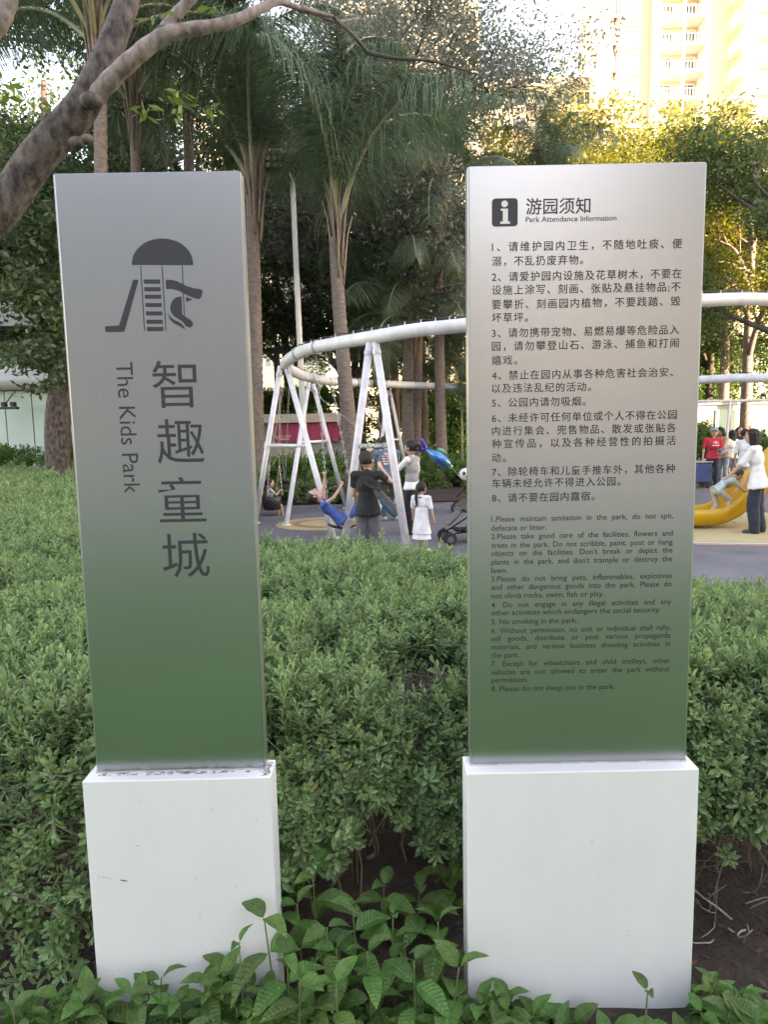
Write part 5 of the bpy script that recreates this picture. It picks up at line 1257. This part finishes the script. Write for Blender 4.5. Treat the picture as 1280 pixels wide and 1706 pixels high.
    for S_, e, w_, s in legs_:
        b.capsule(S_, e, hh * .048, hh * .031); b.capsule(e, w_, hh * .031, hh * .020); b.ellipsoid(e.lerp(w_, .3) - Vector((0, hh * .008, 0)), (hh * .028, hh * .031, hh * .06))
        ff = Vector((s * .15, 1, -.1)).normalized() if abs((w_ - e).normalized().y) < .7 else Vector((0, .2, 1)).normalized(); b.capsule(w_ - Vector((0, 0, hh * .022)), w_ + ff * hh * .075 - Vector((0, 0, hh * .022)), hh * .022, hh * .018)
    link('body', remesh(b, max(.0068, hh * .0052), M_skin, 'body', 2, .42), t)
    # ---- face
    if face:
        for s in (-1, 1):
            b = MB(); b.ellipsoid(HD + hy * hr * .93 + hx * s * hr * .34 + hz * hr * .02, (hr * .13, hr * .05, hr * .055), Mh, 8, 6); part('eye', b, M_eye, t, True)
        b = MB(); b.ellipsoid(HD + hy * hr * .93 - hz * hr * .5, (hr * .22, hr * .07, hr * .05), Mh, 8, 6); part('mouth', b, M_lip, t, True)
    # ---- hair
    b = MB(); b.ellipsoid(HD + hz * hr * .14 - hy * hr * .10, (hr * .98, hr * 1.06, hr * 1.10), Mh, 16, 12)
    cut = MB()
    if hair in ('bob', 'long'):
        for q in range(9):
            a = R(-200 + 220 * q / 8); dd = hx * math.cos(a) * .86 + hy * math.sin(a) * .78; b.capsule(HD + dd * hr + hz * hr * .3, HD + dd * hr * (1.0 if hair == 'bob' else .95) - hz * hr * (1.05 if hair == 'bob' else 1.7), hr * .34, hr * .24)
    if hair == 'pony':
        p0_ = HD - hy * hr * 1.0 + hz * hr * .35; b.ellipsoid(p0_, (hr * .3,) * 3); b.capsule(p0_, p0_ - hy * hr * .7 - hz * hr * .3, hr * .26, hr * .34); b.capsule(p0_ - hy * hr * .7 - hz * hr * .3, p0_ - hy * hr * .8 - hz * hr * 1.4, hr * .34, hr * .12)
    if hair == 'longpony':
        p0_ = HD - hy * hr * .95 + hz * hr * .1; b.ellipsoid(p0_, (hr * .3,) * 3); b.capsule(p0_, p0_ - hy * hr * .35 - hz * hr * 1.6, hr * .24, hr * .30); b.capsule(p0_ - hy * hr * .35 - hz * hr * 1.6, p0_ - hy * hr * .3 - hz * hr * 3.4, hr * .30, hr * .14)
    # carve the face clear: keep the hair behind a slanted plane by pushing vertices back
    me = remesh(b, max(.006, hr * .075), hairm or M_hair, 'hair', 2, None, hr * .05, 3)
    n = len(me.vertices); co = np.empty(n * 3, np.float32); me.vertices.foreach_get('co', co); co = co.reshape(-1, 3); c0 = np.array(HD); ay, az_ = np.array(hy), np.array(hz)
    ry_ = (co - c0) @ ay; rz_ = (co - c0) @ az_; lim = hr * (.30 + .55 * np.clip(rz_ / hr - .25, 0, 1)); over = np.clip(ry_ - lim, 0, None); co = co - ay[None] * (over * .97)[:, None]
    if hair in ('short',): 
        dn_ = np.clip(-(rz_) / hr - .45, 0, None); co = co + az_[None] * (dn_ * hr * .9)[:, None] + ay[None] * (dn_ * hr * .15)[:, None]
    me.vertices.foreach_set('co', co.ravel()); me.update(); link('hair', me, t)
    if hat is not None:
        b = MB(); b.ellipsoid(HD + hz * hr * .42, (hr * 1.08, hr * 1.14, hr * .85), Mh, 14, 8); b.ellipsoid(HD + hz * hr * .5 + hy * hr * .9, (hr * .8, hr * .7, hr * .1), Mh, 12, 6); link('cap', remesh(b, .012, hat, 'cap', 1), t)
    # ---- shirt
    if shirt is not None:
        g_ = hh * .013; b = MB(); b.ellipsoid(CH + up * hh * .005, (hh * .086 * wide + g_, hh * .056 + g_, hh * .10), Mt, 16, 12); b.ellipsoid(HP + up * hh * .09, (hh * .074 * wide + g_, hh * .052 + g_, hh * .11), Mt, 16, 12)
        b.capsule(SHL - rt * hh * .002, SHR + rt * hh * .002, hh * .030 + g_ * .7, n=12); b.capsule(NK - up * hh * .01, NK + up * hh * .014, hh * .034, hh * .033)
        bot = HP - up * hh * (.02 + shirt_len); top_ = HP + up * hh * .08
        for q in range(20):
            a = 2 * math.pi * q / 20; dd = rt * math.cos(a) * (hh * .090 * wide + g_ * (1 + shirt_len * 6)) + fw * math.sin(a) * (hh * .064 + g_ * (1 + shirt_len * 6)); dt = rt * math.cos(a) * hh * .066 * wide + fw * math.sin(a) * hh * .042
            b.capsule(top_ + dt, bot + dd, hh * .020, hh * .017, 8)
        b.ellipsoid(HP + up * hh * .03, (hh * .092 * wide, hh * .066, hh * .05 + shirt_len * hh * .5), Mt)
        for S_, e, w_, s in arms:
            if sleeve <= 0: continue
            if sleeve <= 1: b.capsule(S_, S_.lerp(e, sleeve), hh * .036, hh * .034)
            else: b.capsule(S_, e, hh * .036, hh * .029); b.capsule(e, e.lerp(w_, sleeve - 1), hh * .029, hh * .023)
        link('shirt', remesh(b, hh * .0085, shirt, 'shirt', 2, None, hh * .0032, hash(label) % 99), t)
    if vest is not None:
        g_ = hh * .019; b = MB(); b.ellipsoid(CH, (hh * .082 * wide + g_, hh * .056 + g_, hh * .098), Mt, 16, 12); b.ellipsoid(HP + up * hh * .08, (hh * .078 * wide + g_, hh * .054 + g_, hh * .12), Mt, 16, 12); b.capsule(SHL + rt * hh * .02, SHR - rt * hh * .02, hh * .030 + g_ * .8, n=12)
        link('vest', remesh(b, hh * .0085, vest, 'vest', 2, None, hh * .002, 5), t)
    if collar is not None:
        b = MB(); P8 = [NK - up * hh * .004 + rt * math.cos(2 * math.pi * q / 16) * hh * .050 + fw * math.sin(2 * math.pi * q / 16) * hh * .046 for q in range(16)]; b.tube(P8, hh * .008, 6, closed=True); part('collar', b, collar, t, True)
    # ---- legs
    if legs is not None:
        b = MB(); b.ellipsoid(HP, (hh * .090 * wide, hh * .064, hh * .066), Mt, 16, 10)
        for S_, e, w_, s in legs_:
            L_ = leg_len
            if L_ <= .5: b.capsule(S_, S_.lerp(e, L_ * 2), hh * .057, hh * .048)
            else:
                q = (L_ - .5) * 2; b.capsule(S_, e, hh * .056, hh * .039 * (1 + flare)); b.capsule(e, e.lerp(w_, q), hh * .039 * (1 + flare), hh * (.031 + .018 * flare * 2))
        link('trousers' if leg_len > .5 else 'shorts', remesh(b, hh * .0085, legs, 'trousers', 2, None, hh * .0035, 8), t)
    if skirt is not None:
        b = MB(); z_t, z_b, fl = skirt[1], skirt[2], skirt[3]; n = 28; prof = []
        for i in range(9):
            f = i / 8; c = HP.lerp(Vector((HP.x, HP.y, 0)), 0); zz = hh * (z_t + (z_b - z_t) * f)
            for q in range(n):
                a = 2 * math.pi * q / n; rr = (.082 + fl * f) * hh * (1 + .05 * f * math.sin(a * 7 + 1)); prof.append(Vector((HP.x + math.cos(a) * rr * 1.05, HP.y + math.sin(a) * rr * .8, zz)))
        b.add(prof, [(i * n + q, (i + 1) * n + q, (i + 1) * n + (q + 1) % n, i * n + (q + 1) % n) for i in range(8) for q in range(n)]); part('skirt', b, skirt[0], t, True)
    if shoes is not None:
        for S_, e, w_, s in legs_:
            ff = Vector((s * .15, 1, -.1)).normalized() if abs((w_ - e).normalized().y) < .7 else Vector((0, .2, 1)).normalized(); b = MB(); c = w_ - Vector((0, 0, hh * .022)); b.capsule(c - ff * hh * .018, c + ff * hh * .085, hh * .030, hh * .023); b.capsule(c - Vector((0, 0, hh * .012)), c + ff * hh * .08 - Vector((0, 0, hh * .010)), hh * .024, hh * .02)
            link('shoe', remesh(b, hh * .008, shoes, 'shoe', 1), t)
    t['_'] = 0; del t['_']
    return t, dict(HP=HP, NK=NK, HD=HD, hr=hr, up=up, rt=rt, fw=fw, SHL=SHL, SHR=SHR, CH=CH, arms=arms, legs=legs_, hh=hh)
c_black = cloth('black cotton', (.012, .012, .013)); c_white = cloth('white cotton', (.74, .74, .76)); c_grey = cloth('grey cotton', (.30, .30, .31)); c_navy = cloth('navy cotton', (.022, .028, .05)); c_blue = cloth('slate blue cotton', (.10, .15, .22)); c_royal = cloth('royal blue jersey', (.035, .10, .33)); c_red = cloth('red cotton', (.55, .03, .06)); c_grav = cloth('dark grey pleats', (.13, .115, .13), stretch=(30, 30, .3))
c_khaki = cloth('khaki cotton', (.46, .36, .22)); c_denim = cloth('pale denim', (.28, .34, .40)); c_denimd = cloth('blue denim', (.08, .12, .2)); c_ldenim = cloth('light blue cotton', (.42, .48, .58)); c_cream = cloth('cream trousers', (.50, .47, .45)); c_mint = cloth('mint printed cotton', (.52, .64, .60)); c_char = cloth('charcoal cotton', (.07, .07, .075)); s_white = mat('white shoe', (.6, .6, .6), .5); s_dark = mat('dark shoe', (.04, .04, .04), .5); s_grey = mat('grey shoe', (.3, .3, .29), .6)
def gpt(px, Y, z=0): p = at(px, 750, Y); return Vector((p.x, Y, z))
# 1 toddler in the bucket swing
q1 = at(447, 800, 13.6); h1 = .92; zc = at(452, 836, 13.6).z
person('toddler in a black bucket swing behind the left swing leg', (q1.x + .02, 13.6, 0), R(-62), h1, hip=(0, 0, (zc - .02) / h1), child=.9, hands=((-.14, .16, zc / h1 + .22), (.14, .16, zc / h1 + .22)), feet=((-.07, .20, zc / h1 - .40), (.07, .26, zc / h1 - .38)), shirt=cloth('pale grey top', (.45, .45, .42)), legs=cloth('patterned shorts', (.10, .10, .10), col2=(.35, .33, .3)), leg_len=.45, shoes=s_grey, head_yaw=-.2, knee=(0, 1, .3))
tb = Vector((q1.x + .05, 13.6, zc))
i1 = nearest(474, 612, 12.9); swing('black bucket swing holding the toddler', (rp[i1 + 1] - Vector((0, 0, .1)) if False else at(466, 640, 13.5), at(474, 634, 13.4)), tb, (.6, -.8, 0), 'bucket')
# 2 boy in blue leaning back on a swing
Yb = 10.1; sc2 = at(568, 866, Yb); sw_top = (at(528, 588, 11.2), at(545, 584, 11.0)); hb = 1.25; ps = at(560, 868, Yb); pb = Vector((ps.x, Yb, 0))
def lc(px, py, Y, yaw, org, h):
    p = at(px, py, Y) - org; c, s = math.cos(-yaw), math.sin(-yaw); return ((p.x * c - p.y * s) / h, (p.x * s + p.y * c) / h, p.z / h)
yw = R(-84)
hp = lc(569, 866, Yb, yw, pb, hb); nk = lc(537, 840, Yb, yw, pb, hb); tdir = Vector(nk) - Vector(hp)
person('boy in royal blue leaning far back on a swing with both arms up', pb, yw, hb, hip=hp, torso_dir=tdir, child=.6, hands=(lc(541, 790, Yb + .15, yw, pb, hb), lc(567, 812, Yb - .15, yw, pb, hb)), feet=((-.06, .50, hp[2] + .10), (.06, .50, hp[2] + .05)), shirt=c_royal, sleeve=.35, legs=c_royal, leg_len=.5, shoes=s_white, collar=s_white, head_pitch=-.7, knee=(0, 0, 1), elbow=(0, -.5, -1), grip=1.5)
swing('swing under the leaning boy in blue', (at(527, 592, 11.2), at(543, 586, 11.0)), at(572, 872, Yb), (.0, 1, 0), 'belt')
# 3 woman in black seen from behind
Y3 = 8.2; h3 = 1.41; o3 = gpt(611, Y3)
t3, j3 = person('woman in a black T-shirt and pleated grey trousers seen from behind with a shoulder bag', o3, R(-12), h3, wide=1.0, lean_=-.02, head_yaw=R(-28), head_pitch=-.12, hands=((-.12, .15, .62), (.09, .20, .84)), shirt=c_black, sleeve=.5, shirt_len=.02, legs=c_grav, flare=.5, shoes=s_dark, elbow=(.35, -.6, -1), face=True)
b = MB(); a_ = j3['SHL'] + Vector((.05, 0, .045)); e_ = j3['HP'] + Vector((.24, -.10, .10)); pts = spline([a_ + Vector((.02, .09, -.05)), a_, j3['CH'] + Vector((.03, -.135, .02)), e_ + Vector((-.05, -.03, .14))], 6); b.tube(pts, .020, 6, flat=.25)
B3 = thing('shoulder_bag', 'black and blue shoulder bag hanging at the hip of the woman in black', 'bag', o3, (0, 0, R(-12))); part('strap', b, c_black, B3)
b = MB(); Mb = Matrix.Rotation(R(-38), 3, 'Y'); b.ellipsoid(e_, (.06, .04, .22), Mb, 14, 10); link('bag_body', remesh(b, .016, c_char, 'bag_body', 1, None, .006), B3); b = MB(); b.ellipsoid(e_ + Mb @ Vector((-.022, -.008, -.05)), (.045, .038, .17), Mb, 14, 10); part('bag_base', b, mat('blue trim', (.02, .08, .13), .5), B3, True)
# 4 man in slate blue T-shirt, bending
Y4 = 12.6; h4 = 1.57; o4 = gpt(645, Y4)
t4, j4 = person('man in a slate blue printed T-shirt leaning over beside the white swing leg', o4, R(10), h4, hip=(0, -.02, .50), lean_=.25, wide=1.15, head_pitch=.35, head_yaw=-.3, hands=((-.19, .18, .42), (.16, .26, .56)), feet=((-.05, -.03, 0), (.09, -.02, 0)), shirt=c_blue, sleeve=.55, shirt_len=.03, legs=c_char, shoes=s_grey, elbow=(0, -.4, -1), face=False)
b = MB(); r = random.Random(2)
for i in range(5):
    zz = j4['CH'] + j4['up'] * (.10 - i * .048) - j4['fw'] * (.128 + .004 * i); wd = (.075, .10, .11, .10, .085)[i]
    for s_ in range(3): x0 = -wd + s_ * wd * .72; c = zz + j4['rt'] * (x0 + .03); b.add([c - j4['rt'] * .032 - j4['up'] * .012, c + j4['rt'] * .034 - j4['up'] * .016, c + j4['rt'] * .03 + j4['up'] * .014, c - j4['rt'] * .03 + j4['up'] * .018], [(0, 1, 2, 3)])
part('shirt_print', b, mat('white red print', (.70, .66, .66), .7, col2=(.45, .10, .10), vscale=14), t4)
# 5 woman in grey vest with ponytail
Y5 = 10.9; h5 = 1.46; o5 = gpt(686, Y5)
person('woman with a black ponytail in a grey vest over a white T-shirt', o5, R(62), h5, head_pitch=.12, hands=((-.05, .22, .79), (.10, .06, .52)), shirt=c_white, sleeve=.75, vest=c_grey, legs=c_black, flare=.3, shoes=s_dark, hair='pony', elbow=(0, -.4, -1))
# 6 girl in white dress
Y6 = 9.3; h6 = .93; o6 = gpt(701, Y6)
t6, j6 = person('little girl in a white dress with a very long black ponytail', o6, R(-32), h6, child=.55, wide=1.15, head_yaw=-.35, hands=((-.20, .10, .42), (.20, .04, .42)), shirt=c_white, sleeve=.85, shirt_len=.22, skirt=(c_white, .50, .20, .055), hair='longpony', shoes=s_white, collar=mat('navy collar', (.05, .07, .12), .7), elbow=(0, -.4, -1))
# 7 woman at the right edge
Y7 = 10.3; h7 = 1.56; o7 = gpt(1266, Y7)
person('woman in a white T-shirt and navy flared trousers steadying the child on the slide', o7, R(52), h7, lean_=.12, hands=((-.12, .27, .50), (.12, .12, .46)), shirt=c_white, sleeve=.9, shirt_len=.05, legs=c_navy, flare=.55, shoes=s_dark, hair='bob', wide=1.2, elbow=(0, -.4, -1), feet=((-.05, .0, 0), (.07, -.03, 0)))
# 8 toddler climbing the slide
Y8 = 11.0; h8 = 1.04; o8 = gpt(1198, Y8); zt = .16
person('toddler in a mint printed top and cream trousers climbing up the yellow slide', (o8.x, Y8, 0), R(-82), h8, child=.85, hip=(0, -.02, .57), lean_=.95, head_pitch=-.25, hands=((-.10, .40, .66), (.14, .42, .52)), feet=((-.06, -.10, .115), (.07, .12, .15)), shirt=cloth('mint print', (.50, .62, .58), col2=(.20, .26, .25)), sleeve=.6, legs=c_cream, shoes=s_grey, hairm=M_hair2, elbow=(0, -.2, -1))
# 9..13 group at the right
Y9 = 17.6; person('woman in a red T-shirt with a white emblem and a grey cap', gpt(1189, Y9), R(172), 1.50, wide=1.1, hands=((-.06, .14, .64), (.17, .04, .50)), shirt=c_red, sleeve=.8, legs=c_navy, shoes=s_dark, hat=mat('grey cap', (.22, .27, .28), .8), head_yaw=.1)
o9 = gpt(1189, Y9); b = MB(); 
for dx, dz, s in ((0, .0, .05), (-.045, .01, .035), (.045, .01, .035)): b.add([(o9.x + dx - s * .5, Y9 - .135, 1.12 + dz), (o9.x + dx + s * .5, Y9 - .135, 1.12 + dz), (o9.x + dx * 1.5, Y9 - .128, 1.12 + dz + s * 1.6)], [(0, 1, 2)])
b.box(o9.x - .09, o9.x + .09, Y9 - .137, Y9 - .133, 1.06, 1.085)
SHB = thing('belt_pouch', 'dark patterned pouch worn in front by the woman in red', 'bag', (o9.x + .16, Y9 - .2, .92))
x_ = MB(); x_.ellipsoid((0, 0, 0), (.16, .06, .10), Matrix.Rotation(R(-20), 3, 'Y'), 12, 8); part('pouch', x_, cloth('floral dark', (.03, .03, .06), col2=(.4, .35, .4)), SHB, True); x_ = MB(); x_.tube([(-.32, .08, .06), (-.12, .02, .07)], .015, 5); part('strap', x_, c_black, SHB)
EM = [o for o in bpy.data.objects if o.get('label', '').startswith('woman in a red T-shirt')][0]
em = b.mesh('shirt_emblem', s_white); eo = link('shirt_emblem', em, EM); eo.matrix_local = (Matrix.Translation(EM.location) @ Matrix.Rotation(R(172), 4, 'Z')).inverted()
person('person in a khaki top and pale jeans standing bent beside the woman in red', gpt(1209, 17.9), R(100), 1.52, lean_=.2, hands=((-.1, .25, .6), (.1, .2, .62)), shirt=c_khaki, sleeve=1.6, legs=c_denim, shoes=s_white, hair='bob', head_pitch=.3)
person('girl with long black hair in a white T-shirt and denim shorts', gpt(1221, 18.4), R(20), 1.42, hands=((-.14, .1, .5), (.14, .1, .5)), shirt=c_white, sleeve=.8, legs=c_denimd, leg_len=.35, shoes=s_white, hair='long')
person('girl in a black top looking over behind the boy in white', gpt(1231, 19.2), R(-172), 1.50, shirt=c_black, legs=c_black, shoes=s_dark, hair='bob')
person('boy in a loose white T-shirt with one hand on his hip', gpt(1242, 15.6), R(-60), 1.48, hands=((-.17, .02, .50), (.11, .05, .56)), shirt=c_white, sleeve=.9, shirt_len=.05, legs=c_ldenim, leg_len=.55, shoes=s_white, elbow=(.4, -1, -.2), head_yaw=-.2)
person('person in a pale pink shirt half hidden by the right edge of the notice board', gpt(1166, 24), R(150), 1.62, shirt=cloth('pale pink cotton', (.62, .42, .40)), legs=c_grey, shoes=s_dark)
# ================================================================== SLIDE
SL = thing('slide', 'yellow curved playground slide with high side walls', 'slide', gpt(1160, 11.0)); ox_, oy_ = SL.location.x, SL.location.y
path = [(1090, .11), (1157, .11), (1180, .115), (1200, .145), (1222, .25), (1243, .42), (1262, .60), (1290, .88), (1320, 1.18), (1360, 1.55)]
def sec(i_f):
    px = np.interp(i_f, range(len(path)), [p[0] for p in path]); z = np.interp(i_f, range(len(path)), [p[1] for p in path]); return at(px, 800, 11.0).x - ox_, z
N_ = 46; outer = []; 
cpts = spline([Vector((at(p[0], 800, 11.0).x - ox_, 0, p[1])) for p in path], 5); prof = [(-.29, .21), (-.285, .10), (-.22, 0), (-.1, -.03), (.1, -.03), (.22, 0), (.285, .10), (.29, .21), (.315, .215), (.325, .10), (.25, -.045), (.1, -.075), (-.1, -.075), (-.25, -.045), (-.325, .10), (-.315, .215)]
b = MB(); vs = []; K_ = len(prof)
for i, c in enumerate(cpts):
    t_ = (cpts[min(i + 1, len(cpts) - 1)] - cpts[max(i - 1, 0)]).normalized(); nn = Vector((-t_.z, 0, t_.x))
    for y_, z_ in prof: vs.append(c + nn * z_ + Vector((0, y_, 0)))
b.add(vs, [(i * K_ + j, i * K_ + (j + 1) % K_, (i + 1) * K_ + (j + 1) % K_, (i + 1) * K_ + j) for i in range(len(cpts) - 1) for j in range(K_)])
M_yel = mat('yellow gelcoat', (.62, .33, .015), .3, var=.05, vscale=2, coat=.3); part('chute', b, M_yel, SL, True)
for x_ in (at(1175, 800, 11).x - ox_, at(1330, 800, 11).x - ox_):
    zz = .06 if x_ < 1 else 1.2; b = MB(); b.tube([(x_, 0, 0), (x_, 0, zz)], .04, 8); part('support', b, M_frame, SL)
b = MB(); px_ = cpts[-1].x; b.box(px_ - .05, px_ + 1.1, -.5, .5, cpts[-1].z - .12, cpts[-1].z - .05); part('platform', b, M_frame, SL)
for x_, y_ in ((px_ + .0, -.45), (px_ + 1.0, -.45), (px_ + .0, .45), (px_ + 1.0, .45)): b = MB(); b.tube([(x_, y_, 0), (x_, y_, 2.6)], .045, 8); part('tower_post', b, M_frame, SL)
# ================================================================== STROLLERS, BALLOON, CRATE
M_olive = cloth('olive canopy cloth', (.15, .145, .12)); M_sblk = mat('stroller frame', (.02, .02, .022), .35)
def stroller(label, loc, yaw, m, s=1.0, hood=True):
    t = thing('stroller', label, 'stroller', loc, (0, 0, yaw)); t.scale = (s,) * 3
    def tb(nm, pts, r_=.012, n=8): b = MB(); b.tube(pts, r_, n); return part(nm, b, M_sblk, t, True)
    for sy in (-1, 1):
        y = sy * .22
        tb('frame_bar', [(-.42, y, .12), (-.05, y, .34), (.45, y * 1.0, .98)]); tb('frame_bar', [(.38, y, .12), (.08, y, .36), (-.22, y, .50)]); tb('frame_bar', [(-.36, y, .17), (.36, y, .22)], .009)
        for x in (-.42, .38):
            for d in (-.022, .022):
                b = MB(); b.tube([(x, y + d - .012, .09), (x, y + d + .012, .09)], .09, 18); w_ = part('wheel', b, M_rub, t); b = MB(); b.tube([(x, y + d - .014, .09), (x, y + d + .014, .09)], .045, 12); part('rim', b, mat('rim grey', (.12, .12, .12), .4), w_)
            tb('fork', [(x, y, .09), (x + .01, y, .20)], .02)
    tb('handle_bar', [(.45, -.22, .98), (.50, -.18, 1.04), (.50, .18, 1.04), (.45, .22, .98)], .015)
    # seat sling, hood, basket
    def sheet(nm, P, hw, mm, th=.02):
        b = MB(); vs = []
        for p in P:
            for q in range(5):
                f = q / 4 * 2 - 1; vs.append((p[0], f * hw, p[1] - .03 * (1 - f * f)))
        n = len(P); vs2 = [(x, y, z - th) for x, y, z in vs]; fs = [(i * 5 + j, i * 5 + j + 1, (i + 1) * 5 + j + 1, (i + 1) * 5 + j) for i in range(n - 1) for j in range(4)]
        b.add(vs + vs2, fs + [tuple(k + 5 * n for k in f[::-1]) for f in fs]); return part(nm, b, mm, t, True)
    sheet('footrest', [(-.42, .30), (-.30, .40), (-.22, .52)], .17, m); sheet('seat', [(-.24, .52), (-.1, .48), (.06, .46)], .19, m); sheet('backrest', [(.05, .46), (.16, .62), (.32, .92)], .19, m); sheet('basket', [(-.30, .22), (0, .16), (.30, .24)], .18, mat('basket net', (.03, .03, .03), .8))
    for sy in (-1, 1):
        b = MB(); b.add([(-.26, sy * .195, .53), (.05, sy * .195, .46), (.33, sy * .195, .93), (.12, sy * .20, .80)], [(0, 1, 2, 3)]); part('side_cloth', b, m, t)
    if hood:
        b = MB(); vs = []; 
        for i in range(6):
            a = R(10 + i * 24)
            for q in range(7):
                f = q / 6 * math.pi; vs.append((.28 - math.cos(a) * .30 * 1.0, -math.cos(f) * .21, .80 + math.sin(a) * .30 * max(.15, math.sin(f)) ** .5))
        b.add(vs, [(i * 7 + j, i * 7 + j + 1, (i + 1) * 7 + j + 1, (i + 1) * 7 + j) for i in range(5) for j in range(6)]); part('hood', b, m, t, True)
    tb('bumper_bar', [(-.12, -.20, .66), (-.22, -.1, .70), (-.22, .1, .70), (-.12, .20, .66)], .014); return t
g = on_ground(778, 903); stroller('olive folding stroller standing half behind the notice board', (g.x + .12, g.y, 0), R(8), M_olive, 1.0, False)
g = on_ground(770, 843); ST2 = stroller('black stroller with orange lining and a tied balloon further back by the notice board', (g.x + .22, g.y - 1.0, 0), R(-10), cloth('dark stroller cloth', (.03, .03, .035), col2=(.35, .06, .02)), 1.05, True)
b = MB(); c = at(777, 790, g.y - 1.4); b.ellipsoid((0, 0, 0), (.14, .10, .12), None, 14, 10); PT = thing('toy', 'white and black plush toy on the rear stroller', 'toy', c); part('plush_body', b, mat('plush white', (.7, .7, .7), .95), PT, True)
for s in (-1, 1): b = MB(); b.ellipsoid((s * .05, -.09, .02), (.03, .02, .035), None, 8, 6); part('patch', b, M_blk, PT, True)
b = MB(); b.ellipsoid((0, -.1, -.03), (.02, .012, .012), None, 8, 6); part('nose', b, M_blk, PT, True)
# fish shaped foil balloon
Ybn = 12.0; c0, c1 = at(752, 777, Ybn), at(703, 744, Ybn); BN = thing('foil_balloon', 'shiny blue fish-shaped foil balloon floating beside the ponytailed woman', 'balloon', c0)
ax = (c1 - c0); L = ax.length; ax.normalize(); b = MB(); ts = [0, .03, .1, .22, .36, .5, .62, .72, .80, .86]; rr = [.012, .03, .085, .125, .14, .135, .11, .075, .045, .03]
b.tube([ax * (L * t_) for t_ in ts], rr, 20, flat=.75); M_foil = mat('blue foil', (.03, .10, .42), .18, .55, col2=(.03, .30, .45), vscale=5, coat=.5); part('balloon_body', b, M_foil, BN, True)
b = MB(); e = ax * L * .84; up_ = Vector((0, 0, 1)) - ax * ax.z; up_.normalize()
for s in (-1, 1): b.ellipsoid(e + ax * .10 + up_ * s * .055, (.11, .025, .045), Matrix((ax + up_ * s * .5, Vector((0, 1, 0)), up_)).transposed(), 12, 8)
part('tail_fin', b, mat('violet foil', (.06, .05, .30), .2, .5), BN, True)
b = MB(); b.ellipsoid(ax * L * .45 + up_ * .12, (.10, .02, .05), Matrix((ax, Vector((0, 1, 0)), up_)).transposed(), 12, 8); part('back_fin', b, mat('green foil', (.10, .30, .16), .2, .5), BN, True)
b = MB(); b.ellipsoid((0, 0, 0), (.03, .03, .03), None, 8, 6); part('valve', b, s_white, BN, True)
b = MB(); e2 = at(775, 800, 12.3) - c0; b.tube([(0, 0, 0), e2 * .5 - Vector((0, 0, .03)), e2], .004, 4); part('string', b, s_white, BN)
# blue folding wagon
g = on_ground(1162, 812); WG = thing('folding_wagon', 'dark blue folding wagon beside the woman in red', 'wagon', (g.x, g.y, 0)); M_wb = cloth('wagon cloth', (.03, .06, .17))
b = MB(); b.box(-.40, .28, -.22, .22, .14, .62); o = part('wagon_body', b, M_wb, WG); bevel(o, .03, 2); b = MB(); b.box(-.36, .24, -.18, .18, .621, .63); part('wagon_mouth', b, M_blk, WG)
for x_ in (-.34, .22):
    for y_ in (-.2, .2): b = MB(); b.tube([(x_, y_ - .03, .08), (x_, y_ + .03, .08)], .08, 14); part('wheel', b, M_rub, WG)
b = MB(); b.tube([(-.41, -.22, .66), (.29, -.22, .66), (.29, .22, .66), (-.41, .22, .66)], .016, 6, closed=True); part('rim_bar', b, mat('grey tube', (.4, .4, .42), .4), WG)
person('person in a bright yellow sun hat just behind the woman in red', gpt(1202, 18.9), R(160), 1.46, shirt=c_khaki, legs=c_grey, shoes=s_dark, hat=mat('yellow hat cloth', (.75, .62, .06), .8))
# another swing, chains slanting, behind the man
swing('empty swing drawn sideways behind the man in blue', (at(506, 641, 14.2), at(605, 642, 18.0)), at(640, 742, 14.4), (1, .5, 0), 'belt')
swing('swing hanging straight behind the left swing legs', (at(464, 640, 14.5), at(482, 640, 14.8)), at(474, 800, 15.0), (1, .2, 0), 'belt')
bpy.data.scenes.remove(TMP)
